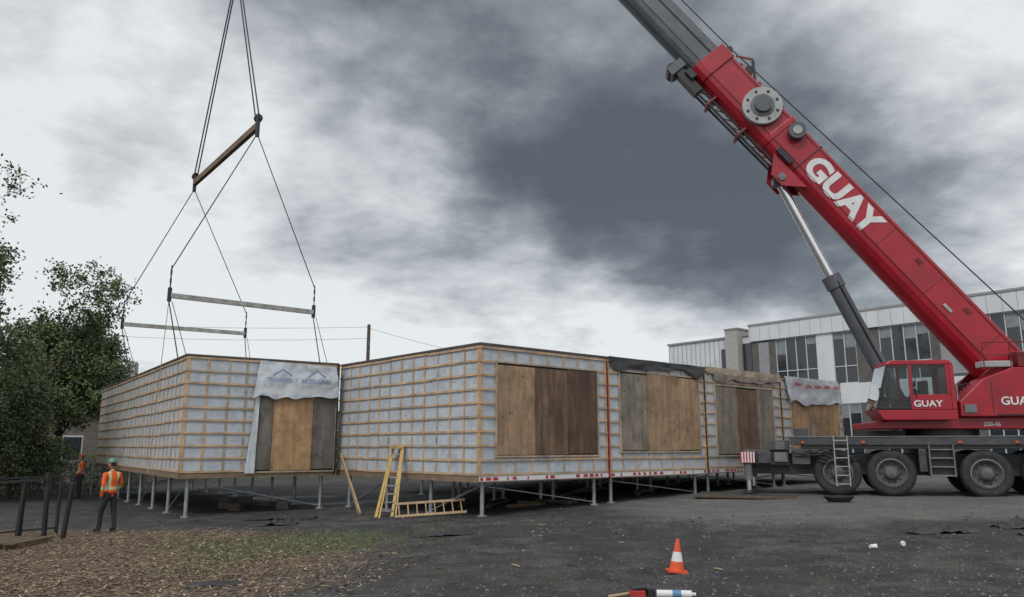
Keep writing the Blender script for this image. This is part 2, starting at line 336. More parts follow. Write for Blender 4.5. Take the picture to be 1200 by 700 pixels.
def module(name,o,ang,W,D,opening,sheets,leftface=True,redband=True,zoff=0):
    e=empty(name); F=frame(o,ang,ZB+zoff)
    mb=MB(F); mb.box((0.02,0.02,0.16),(W-.02,D,H-.01),'wrap'); mb.box((0.0,0.0,0.0),(W,D+.02,0.157),'rim')
    mb.box((-.03,-.03,H-.008),(W+.0,D+.03,H+.045),'roofedge'); mb.build('walls',e)
    mb=MB(F)
    straps(mb,0,W,lambda s,z,of:(s,0.018-of,z),opening)
    if leftface: straps(mb,0.03,D,lambda s,z,of:(0.018-of,s,z),None,vsp=0.62)
    mb.build('strapping',e)
    mb=MB(F)
    o0,o1,o2,o3=opening
    mb.box((o0-.05,-.045,o2-.05),(o1+.05,0.015,o2-.002),'strapg'); mb.box((o0-.05,-.045,o3+.002),(o1+.05,0.015,o3+.05),'strapg')
    mb.box((o0-.05,-.045,o2),(o0-.002,0.015,o3),'strapg'); mb.box((o1+.002,-.045,o2),(o1+.05,0.015,o3),'strapg')
    tot=sum(a for a,_ in sheets); x=o0
    mb.box((o0+.001,-.01,o2+.001),(o1-.001,.013,o3-.001),'interior')
    for a,kk in sheets:
        w=(o1-o0)*a/tot; mb.box((x+.008,-.035+U(-.008,.006),o2+.003+U(0,.05)),(x+w-.008,0.009,o3-.003-U(0,.06)),kk)
        for q in range(4):
            kx=U(x+.15,x+w-.15);kz=U(o2+.2,o3-.2); mb.cyl((kx,-.03,kz),(kx,-.0455,kz),U(.012,.03),'knot',n=9)
        for sx in (x+.05,x+w-.05):
            zz_=o2+.15
            while zz_<o3-.1: mb.cyl((sx,-.03,zz_),(sx,-.0455,zz_),.009,'black',n=6); zz_+=.3
        x+=w
    mb.build('boarded_opening',e)
    if redband:
        mb=MB(F); mb.box((0.0,-.006,0.03),(W,-.001,0.16),'whitep')
        x=0.03
        while x<W-.2:
            w=U(.06,.22)
            if R()>.25:
                mb.add([(x,-.009,.05),(x+w,-.009,.05),(x+w*.8,-.009,.135),(x+w*.1,-.009,.135)],[(0,1,2,3)],'redp')
            x+=w+U(.03,.14)
        mb.build('membrane_band',e)
    mb=MB(F); zg=lambda x,y: gz((F@Vector((x,y,0))).x)-(ZB+zoff)
    xsn=[0.35,W-.35]; n=max(2,int(D/2.3)); 
    for i in range(n+1):
        y=0.3+(D-.6)*i/n
        for x in xsn:
            z=zg(x,y); mb.cyl((x,y,z),(x,y,-.0),0.057,'galv'); mb.box((x-.13,y-.13,-.02),(x+.13,y+.13,-.002),'galv')
            mb.cyl((x,y,z-.02),(x,y,z+.03),.14,'galv')
        if i<n and i%2==0:
            y2=0.3+(D-.6)*(i+1)/n
            mb.cyl((xsn[0],y,-.08),(xsn[0],y2,zg(xsn[0],y2)+.06),.018,'galv',n=6)
        if i==0: mb.cyl((xsn[0],y,-.1),(xsn[1],y,zg(xsn[1],y)+.08),.018,'galv',n=6)
    mb.build('steel_piles',e)
    return e,F
A=math.radians(41); u=Vector((math.cos(A),math.sin(A))); v=Vector((-math.sin(A),math.cos(A))); C=Vector((-.87,20.8))
W=5.07
e1,F1=module('prefab_module',C,A,W,7.72,(0.59,4.6,0.70,3.22),[(1.2,'ply1'),(1.1,'ply2'),(1.1,'ply3')])
e2,F2=module('prefab_module',C+u*5.13,A,W,13.5,(0.55,4.7,0.80,3.30),[(1.0,'plyg'),(1.22,'ply1'),(0.9,'ply1')],leftface=False,zoff=.0)
e3,F3=module('prefab_module',C+u*10.26,A,W,13.5,(0.6,4.45,0.62,3.10),[(1.1,'plyg'),(1.1,'ply2'),(0.9,'plyg')],leftface=False,zoff=.02)
e4,F4=module('prefab_module',C+u*15.39,A,W,13.5,(0.7,4.65,0.5,2.95),[(1,'plyo'),(1,'ply1'),(1,'plyo')],leftface=False,zoff=.0)
AL=math.radians(35); Dp=Vector((-9.92,23.4)); uL=Vector((math.cos(AL),math.sin(AL))); vL=Vector((-math.sin(AL),math.cos(AL)))
e5,F5=module('prefab_module',Dp,AL,4.90,18,(2.15,4.82,0.18,2.6),[(.55,'plygg'),(1.3,'plyo'),(.75,'plygg')],redband=False)
mb=MB(F2); mb.box((-.035,-.04,0.0),(-.012,0.02,H-.3),'redp'); mb.box((-.06,-.02,0.0),(-.036,0.02,H),'black'); mb.sheet((0.1,-.09,H-.27),(W,-.09,H-.20),(W,-.05,H+.06),(0.0,-.05,H+.06),40,4,.05,'btarp',3,.3); mb.build('red_flashing_and_tarp',e2)
mb=MB(F3); mb.box((-.05,-.03,0.0),(-.01,0.02,H),'btarp'); mb.sheet((0.1,-.07,H-.16),(W,-.07,H-.22),(W,-.05,H+.06),(0.0,-.05,H+.06),30,3,.04,'strapg',8,.2); mb.sheet((0.5,-.09,H-.42),(W-.4,-.09,H-.32),(W-.4,-.06,H-.1),(0.5,-.06,H-.1),24,3,.04,'plyg',5,.2); mb.build('top_flap',e3)
mb=MB(F4); mb.box((-.05,-.03,0.0),(-.01,0.02,H),'btarp'); mb.sheet((0.5,-.12,H-1.05),(4.8,-.12,H-.95),(4.8,-.06,H+.06),(0.3,-.06,H+.06),34,12,.06,'tarp',2,.3); mb.build('tarp',e4)
for k in range(5): 
    T=F4@Matrix.Translation((0.8+k*.8,-.2,H-.35+U(-.05,.05)))@Matrix.Rotation(math.pi/2,4,'X')
    text_mesh('ABRI','tarp_print',T,.55,.14,'redp',e4)
mb=MB(F5); mb.sheet((2.0,-.18,H-1.25),(4.9,-.14,H-1.1),(4.8,-.05,H-.10),(2.2,-.05,H-.02),50,20,.07,'tarp',11,.4)
mb.sheet((1.9,-.1,0.12),(2.2,-.12,0.12),(2.25,-.09,H-1.0),(2.15,-.09,H-1.0),6,16,.03,'tarp',17,.0); mb.build('tarp',e5)
for x,s in ((2.4,'TECHNIQUE'),(3.55,'MODULAIRE')):
    T=F5@Matrix.Translation((x,-.25,H-.72))@Matrix.Rotation(math.pi/2,4,'X'); text_mesh(s,'tarp_print',T,1.0,.15,'bluep',e5,bold=.0)
mb=MB(F5)
for x in (2.6,3.75):
    for a,bb in (((x,-.25,H-.50),(x+.3,-.25,H-.30)),((x+.3,-.25,H-.30),(x+.6,-.25,H-.50))): mb.beam(a,bb,.01,.04,'bluep')
mb.box((4.84,-.06,0.05),(4.91,-.005,H),'btarp'); mb.build('tarp_logo',e5)

# ---------------------------------------------------------------- crane
crane=empty('mobile_crane'); G0=0.30
CA=math.radians(-20); FC=frame((11.83,24.5),CA,G0)
mb=MB(FC)
mb.box((-4.2,0.75,0.62),(9,2.05,1.30),'dgrey')
mb.box((-2.95,0.02,1.56),(9.6,2.78,1.80),'dgrey')
mb.box((-2.97,-.0,1.803),(9.6,2.8,1.835),'mgrey')
mb.box((-2.6,0.06,1.44),(9.6,2.7,1.558),'black')
for x0,x1 in ((0.80,1.02),(5.1,5.6)): mb.box((x0,0.05,0.75),(x1,2.7,1.44),'dgrey')
mb.box((1.05,0.12,0.62),(1.80,0.7,1.44),'dgrey')
mb.box((-2.9,0.05,0.95),(-2.35,0.6,1.43),'dgrey'); mb.box((-2.9,0.7,0.8),(-2.3,2.6,1.43),'dgrey')
for i in range(4): mb.box((1.1,-.10,0.62+i*.26),(1.72,.115,0.66+i*.26),'mgrey')
mb.box((1.06,-.11,.6),(1.1,.1,1.56),'mgrey'); mb.box((1.72,-.11,.6),(1.76,.1,1.56),'mgrey')
mb.box((-4.45,0.2,0.92),(-3.0,2.6,1.40),'dgrey'); mb.box((-3.6,0.1,1.403),(-2.98,2.6,1.72),'dgrey')
mb.box((-4.5,-.30,0.98),(-4.05,3.1,1.36),'dgrey'); mb.box((-3.95,-.12,.98),(-3.55,2.9,1.34),'dgrey')
mb.box((-3.45,0.02,1.02),(-3.05,.19,1.32),'mgrey')
mb.box((-3.4,-.02,1.42),(-3.1,.09,1.66),'mgrey')
for i in range(5):
    for s in (0,1):
        kk='redp' if s==0 else 'whitep'; y=-.30+i*.16+s*.08
        mb.add([(-4.503,y,1.0),(-4.503,y+.08,1.0),(-4.503,y+.20,1.34),(-4.503,y+.12,1.34)],[(0,1,2,3)],kk)
    x=-4.5+i*.09
    for s in(0,1):
        xx=x+s*.045; mb.add([(xx,-.303,1.0),(xx+.045,-.303,1.0),(xx+.045,-.303,1.34),(xx,-.303,1.34)],[(0,1,2,3)],'redp' if s==0 else 'whitep')
mb.build('carrier',crane,bevel=.012)
mb=MB(FC)
for (x,y) in ((-4.28,-.12),(-4.28,2.9)):
    mb.cyl((x,y,.45),(x,y,1.42),.13,'mgrey'); mb.cyl((x,y,.1),(x,y,.5),.085,'chrome'); mb.cyl((x,y,.04),(x,y,.12),.28,'black',r1=.14)
for dx in (-1.62,-1.22): mb.cyl((dx,-.16,0.28),(dx,-.12,1.86),.02,'lgrey',n=8)
for i in range(6): mb.cyl((-1.62,-.155,.35+i*.27),(-1.22,-.155,.35+i*.27),.016,'lgrey',n=8)
for i in range(9):
    p=None
    for t in range(10):
        x=-3.0+i*.12+t*.16; q=(x,-.02+.05*math.sin(t+i),1.38-.14*math.sin(t*.35+i)-.03*i)
        if p: mb.cyl(p,q,.016,'black',n=5,cap=False)
        p=q
for x in (-2.6,-.8,1.9,3.4): mb.box((x,-.03,1.62),(x+.10,.018,1.68),'orange')
mb.cyl((-2.2,.5,1.84),(-2.2,.5,2.25),.05,'mgrey'); mb.box((-2.8,.4,1.84),(-2.35,1.2,2.1),'dgrey'); mb.box((-.9,.9,1.84),(.6,1.9,2.02),'black')
mb.build('jacks_ladder_hoses',crane)
def wheel(mb,x,y,flip):
    s=-1 if flip else 1; r=.70; w=.4
    ax=(0,-s,0); c=(x,y,r-.0)
    prof=[(.40,0.0),(.44,.06),(.52,.02),(.62,.015),(.67,.04),(.70,.09),(.70,w-.09),(.67,w-.04),(.6,w-.01),(.4,w-.05)]
    prof=[(a,-(bb-.02)) for a,bb in prof]
    mb.lathe(c,ax,prof,'rubber',40)
    mb.lathe(c,ax,[(.41,-.02),(.40,-.035),(.365,-.05),(.34,-.12),(.24,-.15),(.20,-.06),(.19,.0),(.12,.03),(.001,.035)],'hub',32)
    mb.lathe(c,ax,[(.445,-.025),(.41,.004),(.395,-.03)],'mgrey',32)
    for i in range(10):
        t=i*.628; p=Vector((x+math.cos(t)*.285,y,r+math.sin(t)*.285)); mb.cyl(p+Vector((0,s*.12,0)),p+Vector((0,s*.13-s*.06,0)),.022,'black',n=6)
    for i in range(40):
        t=i*2*math.pi/40; ca,sa=math.cos(t),math.sin(t)
        for y0,y1,dt in ((.05,.19,0),(.21,.36,.08)):
            a=Vector((x+math.cos(t+dt)*.705,y+s*y0,r+math.sin(t+dt)*.705)); bb=Vector((x+math.cos(t+dt)*.705,y+s*y1,r+math.sin(t+dt)*.705))
            mb.beam(a,bb,.05,.02,'rubber',up=(ca,0,sa))
mb=MB(FC)
for x in (-1.55,0,2.6,4.25,7.0):
    wheel(mb,x,0.06,False); wheel(mb,x,2.72,True); mb.cyl((x,.3,.7),(x,2.5,.7),.1,'black')
mb.build('wheels',crane)
P0=Vector((17.1,25.3,3.06)); TIP=Vector((-12.4,29.1,41.2)); d=(TIP-P0).normalized(); LB=(TIP-P0).length
hd=Vector((d.x,d.y,0)).normalized(); SA=math.atan2(-hd.y,-hd.x); FS=frame((17.1,25.3),SA,0)
mb=MB(FS)
mb.cyl((-3,0,2.13),(-3,0,2.38),1.1,'black',n=32)
mb.prism([(-5.4,2.36),(2.6,2.36),(2.6,2.72),(-4.2,2.72),(-5.4,2.58)],-1.25,1.25,'red')
mb.prism([(-2.95,2.73),(2.4,2.73),(2.4,4.25),(-1.3,4.25),(-2.2,3.9),(-2.95,3.2)],-1.55,-.72,'red')
mb.prism([(-2.6,2.73),(2.4,2.73),(2.4,4.1),(-1.6,4.1),(-2.6,3.3)],.72,1.5,'red')
mb.prism([(-3.3,2.73),(-1.4,4.5),(-.2,4.7),(.8,3.4),(.8,2.73)],-.71,-.62,'redd'); mb.prism([(-3.3,2.73),(-1.4,4.5),(-.2,4.7),(.8,3.4),(.8,2.73)],.62,.71,'redd')
mb.box((-3.1,-1.2,2.73),(-2.96,-.72,3.6),'redd')
mb.box((2.65,-1.4,2.2),(4.4,1.4,4.2),'red')
mb.box((-2.15,-1.5,4.26),(-1.25,-1.0,4.46),'lgrey'); mb.box((-1.1,-1.5,4.26),(0.9,-.9,4.75),'redd')
mb.build('slewing_body',crane,bevel=.03)
mb=MB(FS)
for x in (-2.0,-.9,.4,1.5): mb.box((x,-1.556,2.8),(x+.02,-1.549,3.85),'black')
mb.box((-1.9,-1.57,2.76),(2.3,-1.551,2.80),'black')
for i in range(6): mb.box((-.7,-1.565,3.45+i*.08),(.2,-1.551,3.49+i*.08),'black')
mb.box((-2.85,-1.60,2.85),(-2.5,-1.552,3.1),'mgrey')
for x in (-2.1,-1.3,-.5,.5,1.5): mb.cyl((x,-1.5,4.2),(x,-1.5,5.05),.02,'redd',n=6)
mb.cyl((-2.1,-1.5,5.05),(1.5,-1.5,5.05),.02,'redd',n=6); mb.cyl((-2.1,-1.5,4.65),(1.5,-1.5,4.65),.016,'redd',n=6)
mb.cyl((1.6,1.0,4.1),(1.6,1.0,4.9),.1,'mgrey'); mb.cyl((2.0,-.6,4.6),(2.0,.6,4.6),.4,'mgrey',n=24)
mb.cyl((2.0,-.72,4.6),(2.0,-.6,4.6),.55,'redd',n=24); mb.cyl((2.0,.6,4.6),(2.0,.72,4.6),.55,'redd',n=24)
for i in range(4):
    p=None
    for t in range(9):
        q=(-3.5+t*.28,-.75-.05*i,3.0+.55*math.sin(t*.39)+.08*i)
        if p: mb.cyl(p,q,.025,'black',n=6,cap=False)
        p=q
mb.cyl((-2.9,-1.3,2.8),(-2.9,-1.3,3.7),.02,'lgrey',n=6); mb.cyl((-2.9,-1.3,3.7),(-2.9,-.9,3.7),.02,'lgrey',n=6)
mb.build('body_details',crane)
T=FS@Matrix.Translation((-1.75,-1.562,3.08))@Matrix.Rotation(math.pi/2,4,'X'); text_mesh('GUAY','body_lettering',T,1.0,.26,'whitep',crane)
T=FS@Matrix.Translation((-2.2,-1.262,2.44))@Matrix.Rotation(math.pi/2,4,'X'); text_mesh('250-06','unit_number',T,.5,.13,'whitep',crane)
T=FS@Matrix.Translation((-4.45,-1.925,3.02))@Matrix.Rotation(math.pi/2,4,'X'); text_mesh('GUAY','cab_lettering',T,.85,.2,'whitep',crane)
y0,y1=-1.9,-.78
mb=MB(FS)
mb.prism([(-5.35,2.62),(-5.56,2.93),(-3.18,2.93),(-3.18,2.62)],y0,y1,'red')
mb.prism([(-5.2,4.33),(-5.02,4.47),(-3.3,4.47),(-3.18,4.33)],y0,y1,'red')
mb.prism([(-3.32,2.935),(-3.32,4.325),(-3.18,4.325),(-3.18,2.935)],y0,y1,'red')
for y in (y0,y1-.06):
    mb.prism([(-4.52,2.935),(-4.52,3.40),(-3.325,3.40),(-3.325,2.935)],y,y+.06,'red')
    mb.prism([(-4.52,3.405),(-4.52,4.325),(-4.42,4.325),(-4.42,3.405)],y,y+.06,'red')
    mb.prism([(-5.56,2.935),(-5.16,4.325),(-5.09,4.325),(-5.49,2.935)],y,y+.06,'black')
    mb.prism([(-3.42,3.405),(-3.42,4.325),(-3.325,4.325),(-3.325,3.405)],y,y+.06,'red')
    mb.prism([(-5.49,2.94),(-5.47,3.02),(-4.53,3.02),(-4.53,2.94)],y,y+.05,'black')
mb.build('cab_shell',crane,bevel=.02)
mb=MB(FS)
for y in (y0+.03,y1-.03):
    mb.add([(-5.48,y,3.0),(-4.5,y,3.0),(-4.5,y,4.33),(-5.1,y,4.33)],[(0,1,2,3)],'cabglass')
    mb.add([(-4.42,y,3.4),(-3.4,y,3.4),(-3.4,y,4.33),(-4.42,y,4.33)],[(0,1,2,3)],'cabglass')
mb.add([(-5.555,y0+.05,2.95),(-5.555,y1-.05,2.95),(-5.16,y1-.05,4.33),(-5.16,y0+.05,4.33)],[(0,1,2,3)],'cabglass')
mb.build('cab_windows',crane)
mb=MB(FS)
mb.box((-4.5,-1.6,3.0),(-3.95,-1.1,3.15),'black'); mb.box((-4.0,-1.6,3.1),(-3.86,-1.1,3.85),'black'); mb.box((-5.3,-1.7,3.0),(-5.1,-1.0,3.35),'black')
mb.beam((-5.4,y0-.12,3.25),(-5.4,y0-.12,3.6),.14,.04,'black'); mb.cyl((-5.45,y0,3.6),(-5.4,y0-.12,3.58),.012,'black',n=6)
mb.cyl((-4.35,y0-.03,3.3),(-4.35,y0-.03,3.9),.012,'black',n=6)
mb.box((-3.35,y0+.02,3.5),(-3.19,y0+.04,4.2),'black')
mb.beam((-5.2,y0+.2,3.0),(-5.0,y0+.2,4.2),.03,.03,'black'); mb.beam((-5.3,y0+.6,3.0),(-5.05,y0+.6,4.3),.04,.04,'black')
mb.build('cab_fittings',crane)
sv=d.cross(Vector((0,0,1))).normalized()
if sv.y>0: sv=-sv
bu=sv.cross(d); 
if bu.z<0: bu=-bu
BM=Matrix(((d.x,-sv.x,bu.x,P0.x),(d.y,-sv.y,bu.y,P0.y),(d.z,-sv.z,bu.z,P0.z),(0,0,0,1)))
def boomsec(mb,s0,s1,w,h,k,z0=0):
    pts=[(-w/2,h/2-.04),(-w/2+.04,h/2),(w/2-.04,h/2),(w/2,h/2-.04),(w/2,-h*.18)]
    for i in range(1,8):
        t=i/8*math.pi; pts.append((math.cos(t)*w/2,-h*.18-math.sin(t)*h*.32))
    pts.append((-w/2,-h*.18)); n=len(pts)
    vs=[(s0,p[0],p[1]+z0) for p in pts]+[(s1,p[0],p[1]+z0) for p in pts]
    mb.add(vs,[(i,(i+1)%n,n+(i+1)%n,n+i) for i in range(n)]+[tuple(reversed(range(n))),tuple(range(n,2*n))],k)
mb=MB(BM)
boomsec(mb,-.8,15.7,1.10,1.50,'red'); boomsec(mb,15.6,16.25,1.22,1.60,'red'); boomsec(mb,12.3,12.5,1.16,1.56,'red'); boomsec(mb,10.95,11.05,1.15,1.55,'redd')
boomsec(mb,-.4,1.0,1.2,1.6,'redd')
for s0,s1,w,h in ((16.0,26.5,.92,1.30),(25.9,36.5,.78,1.08),(36,LB,.64,.9)):
    boomsec(mb,s0,s1,w,h,'bgrey'); boomsec(mb,s1-.5,s1-.05,w+.12,h+.12,'bgrey')
mb.build('telescopic_boom',crane,bevel=.012)
mb=MB(BM); yn=-.55
mb.box((1.0,yn-.02,.60),(15.6,yn+.01,.64),'redd'); mb.box((1.0,yn-.02,-.30),(15.6,yn+.01,-.27),'redd')
for s in (2.5,5.0,7.2): mb.box((s,yn-.008,-.27),(s+.04,yn+.01,.6),'redd')
mb.cyl((13.45,yn-.02,.18),(13.45,yn-.20,.18),.70,'lgrey',n=40); mb.cyl((13.45,yn-.20,.18),(13.45,yn-.23,.18),.42,'mgrey',n=40); mb.cyl((13.45,yn-.2,.18),(13.45,yn-.36,.18),.29,'bgrey',n=28)
for i in range(8):
    t=i*.785+.3; mb.cyl((13.45+.55*math.cos(t),yn-.19,.18+.55*math.sin(t)),(13.45+.55*math.cos(t),yn-.215,.18+.55*math.sin(t)),.055,'black',n=10)
mb.cyl((11.95,yn,.42),(11.95,yn-.3,.42),.30,'bgrey',n=28); mb.cyl((11.95,yn-.3,.42),(11.95,yn-.33,.42),.16,'lgrey',n=20)
mb.box((11.2,yn-.12,-.55),(11.9,yn,-.35),'black'); mb.box((4.0,yn-.05,-.1),(4.35,yn-.0,.0),'lgrey')
for s in (12.0,13.0,14.2,15.2,15.9): mb.box((s,-.3,.75),(s+.12,.3,.92),'redd')
mb.cyl((14.9,-.35,.92),(14.9,.35,.92),.16,'black',n=16); mb.cyl((16.0,-.3,.95),(16.0,.3,.95),.13,'black',n=16)
mb.beam((14.4,-.4,.75),(15.1,-.4,1.25),.04,.1,'black'); mb.beam((15.1,-.4,1.25),(15.6,-.4,.9),.04,.08,'redd')
mb.box((15.4,-.5,-1.2),(16.9,-.1,-.86),'black'); mb.box((16.5,-.55,-1.35),(16.85,.1,-.7),'bgrey'); mb.box((15.9,-.62,-.95),(16.3,.5,-.70),'black')
mb.cyl((16.7,-.5,-1.15),(16.7,.1,-1.15),.24,'black',n=20)
for yy,zz in ((-.42,-.92),(-.42,-1.12),(.2,-1.0)): mb.cyl((11.6,yy,zz+.10),(16.0,yy,zz),.045,'black',n=8)
for i in range(9): 
    s=11.8+i*.46; mb.cyl((s,-.42,-.84),(s+.46,-.42,-1.08),.022,'black',n=6)
for s in (13.2,14.8): mb.box((s,-.48,-1.15),(s+.08,.25,-.7),'redd')
mb.prism([(10.2,-.6),(11.9,-.6),(11.35,-1.2),(10.8,-1.2)],-.5,-.42,'red'); mb.prism([(10.2,-.6),(11.9,-.6),(11.35,-1.2),(10.8,-1.2)],.42,.5,'red')
mb.cyl((11.05,-.55,-1.0),(11.05,.55,-1.0),.14,'mgrey',n=16)
mb.cyl((16.3,-.5,.3),(26,-.42,.25),.02,'black',n=6); mb.cyl((16.3,-.47,-.2),(26,-.47,-.2),.015,'black',n=6)
for s in (1.6,3.6,5.8): mb.box((s,yn-.03,.3),(s+.25,yn-.0,.45),'redd')
mb.box((.8,-.12,.75),(1.0,.12,1.62),'redd'); mb.cyl((.9,-.16,1.62),(.9,.16,1.62),.16,'mgrey',n=16)
mb.build('boom_fittings',crane,bevel=.01)
TM=Matrix.Translation(BM@Vector((10.85,yn-.012,-.34)))@Matrix(((-d.x,bu.x,sv.x,0),(-d.y,bu.y,sv.y,0),(-d.z,bu.z,sv.z,0),(0,0,0,1)))
text_mesh('GUAY','boom_lettering',TM,3.3,.88,'whitep',crane,bold=.045)
top=BM@Vector((11.05,0,-1.0)); base=FS@Vector((-4.0,0.0,2.75)); ax=(top-base).normalized(); ln=(top-base).length
mb=MB(); mb.cyl(base,base+ax*ln*.56,.27,'bgrey',n=24); mb.cyl(base+ax*ln*.53,base+ax*ln*.58,.32,'bgrey',n=24); mb.cyl(base+ax*ln*.56,top,.155,'chrome',n=20)
mb.cyl(base+ax*1+Vector((0,-.32,0)),base+ax*ln*.55+Vector((0,-.32,0)),.03,'black',n=6); mb.cyl(top-sv*.2,top+sv*.2,.24,'bgrey',n=16); mb.cyl(base-sv*.5,base+sv*.5,.2,'redd',n=16)
mb.build('lift_cylinder',crane)
mb=MB()
wn=FS@Vector((2.0,-.1,5.0))
rp=[wn,BM@Vector((.9,-.1,1.80)),BM@Vector((16.0,-.1,1.09)),BM@Vector((LB,-.1,.75))]
for a_,b_ in zip(rp[:-1],rp[1:]): mb.cyl(a_,b_,.022,'cable',n=6)
mb.cyl(BM@Vector((LB,0,.6)),BM@Vector((LB,0,-.2)),.3,'mgrey')
hook=Vector((-11.55,29.15,21.5))
for o in (-.12,.12): mb.cyl(hook+Vector((o,0,.6)),TIP+Vector((o,0,0)),.02,'cable',n=6)
mb.box(hook+Vector((-.3,-.15,0)),hook+Vector((.3,.15,.9)),'yellow')
bn=Vector((-9.2,26.1,13.2)); bf=Vector((-13.95,32.2,13.2))
mb.beam(bn,bf,.16,.24,'yellow')
for p in (bn,bf):
    for o in (-.07,.07): mb.cyl(p+Vector((o,0,.15)),hook+Vector((o*.6,0,0)),.03,'cable',n=6)
    mb.cyl(p+Vector((0,0,-.4)),p+Vector((0,0,.45)),.08,'black',n=8)
    mb.lathe(p+Vector((0,0,.3)),(0,1,0),[(.1,-.04),(.17,0),(.1,.04),(.1,-.04)],'black',12)
def chain(a,bb,k='cable'):
    a=Vector(a);bb=Vector(bb);n=int((bb-a).length/.14);dd=(bb-a)/n
    for i in range(n):
        p=a+dd*i; mb.beam(p,p+dd*1.15,.06 if i%2 else .02,.02 if i%2 else .06,k)
barA=(Vector((-11.16,24.55,6.65)),Vector((-7.28,27.75,6.65))); barB=(Vector((-16.3,31.75,6.85)),Vector((-12.1,34.5,6.85)))
for bar,p,q0 in ((barA,bn,1.6),(barB,bf,10.4)):
    mb.beam(bar[0],bar[1],.12,.16,'alu')
    for j,e_ in enumerate(bar):
        mb.cyl(p+Vector((0,0,-.3)),e_+Vector((0,0,.9)),.019,'cable',n=6)
        chain(e_+Vector((0,0,1.0)),e_+Vector((0,0,0))); mb.cyl(e_+Vector((0,0,-.2)),e_+Vector((0,0,.25)),.07,'black',n=8)
        r=Dp+vL*q0+uL*(.05 if j==0 else 4.85); rr=Vector((r.x,r.y,ZB+H+.05))
        mb.cyl(e_+Vector((0,0,-.2)),rr,.02,'cable',n=6); mb.cyl(e_+Vector((.1,0,-.2)),rr+Vector((.25,.1,0)),.012,'cable',n=5)
mb.cyl(barA[0],Vector((barA[0].x-.15,barA[0].y-.1,1.0)),.012,'wood',n=5)
mb.build('hoist_rigging',crane)

# ---------------------------------------------------------------- school
sch=empty('school_building'); SG=math.atan2(-.771,.637); FB=frame((15.7,49.9),SG,0)
mb=MB(FB)
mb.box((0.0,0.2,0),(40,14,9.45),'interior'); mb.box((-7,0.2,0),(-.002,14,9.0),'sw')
mb.box((-.1,-.15,8.55),(40.2,14.2,9.55),'sw'); mb.box((-.15,-.2,9.553),(40.3,14.3,9.68),'sgrey'); mb.box((-7.1,0.1,9.003),(-.12,14,9.12),'sgrey')
mb.box((-1.75,-.45,0),(-.8,1.2,9.45),'brick'); mb.box((-1.8,-.5,9.453),(-.75,1.25,9.55),'sgrey')
for i in range(14): mb.box((-7+i*.39,.175,0.5),(-6.97+i*.39,.197,9.0),'sgrey')
mb.box((0,-.05,4.3),(40,.19,5.45),'sw'); mb.box((0,-.05,0),(40,.19,1.2),'sgrey')
for i in range(60): mb.box((i*.7,-.158,8.56),(i*.7+.02,-.151,9.54),'sgrey')
mb.box((-2.5,.12,5.4),(-1.9,.19,8.3),'glass'); mb.box((-.7,.0,5.4),(-.05,.19,8.5),'glass')
mb.build('walls',sch)
mb=MB(FB); wins=[(1.73,4.46),(5.5,6.9),(8.3,11.0),(13.4,16.0),(17.6,20.3),(22,24.6),(26,29),(31,34)]
px=0
for a,bb in wins:
    kk='spier' 
    mb.box((px,-.03,5.45),(a-.02,.19,8.55),'sw' if (a-px)<1.3 and px>0 else kk); mb.box((px,-.03,1.2),(a-.02,.19,4.3),kk)
    if a-px>1.6: mb.box((px+.5,-.06,5.6),(a-.5,-.031,8.4),'sgrey')
    for z0,z1 in ((5.45,8.55),(1.2,4.3)):
        n=max(2,int(round((bb-a)/.7)))
        for i in range(n):
            x0=a+(bb-a)*i/n; x1=a+(bb-a)*(i+1)/n
            mb.box((x0+.03,.06,z0+.05),(x1-.03,.10,z1-.05),'glass')
            bl=U(.2,.75); 
            if R()>.35: mb.box((x0+.05,.03,z1-.06-bl*(z1-z0)*.6),(x1-.05,.057,z1-.06),'blind')
            mb.box((x0-.025,-.0,z0),(x0+.025,.12,z1),'frame')
        mb.box((bb-.025,0,z0),(bb+.025,.12,z1),'frame')
        mb.box((a,-.01,z0+.0),(bb,.11,z0+.06),'frame'); mb.box((a,-.01,z1-.06),(bb,.11,z1),'frame'); mb.box((a,-.005,z0+1.0),(bb,.105,z0+1.05),'frame')
    px=bb+.02
mb.box((34.02,-.03,1.2),(40,.19,4.3),'spier'); mb.box((34.02,-.03,5.45),(40,.19,8.55),'spier')
mb.build('windows',sch)

# ---------------------------------------------------------------- house, pole, fence
hs=empty('brick_house'); FH=frame((-29.5,52),math.radians(12),-.4); mb=MB(FH)
mb.box((-6,-4,0),(6,4,4.6),'siding')
mb.add([(-6.6,-4.6,4.5),(6.6,-4.6,4.5),(6.6,4.6,4.5),(-6.6,4.6,4.5),(-3,0,7.3),(3,0,7.3)],[(0,1,5,4),(1,2,5),(2,3,4,5),(3,0,4),(3,2,1,0)],'shingle')
for x in (-4.5,-1.5,1.5,4.4): mb.box((x-.5,-4.05,1.4),(x+.5,-3.98,2.8),'glass'); mb.box((x-.58,-4.03,1.3),(x+.58,-4.0,2.9),'frame')
for y in (-2,1.5): mb.box((5.98,y-.5,1.5),(6.05,y+.5,2.8),'glass')
mb.box((3.1,-.5,6.2),(3.8,.3,7.9),'brick'); mb.build('walls_and_roof',hs)
up=empty('utility_pole'); mb=MB(); px_,py_=-11.3,60.0
mb.cyl((px_,py_,-.3),(px_,py_,11.3),.17,'oldwood',r1=.13); mb.cyl((px_+.1,py_-.2,9.6),(px_+.1,py_-.2,9.9),.06,'mgrey'); mb.build('pole',up)
mb=MB()
def wire(a,bb,sag,r=.014):
    p=None
    for i in range(17):
        t=i/16; q=Vector(a).lerp(Vector(bb),t)-Vector((0,0,sag*4*t*(1-t)))
        if p: mb.cyl(p,q,r,'cable',n=4,cap=False)
        p=q
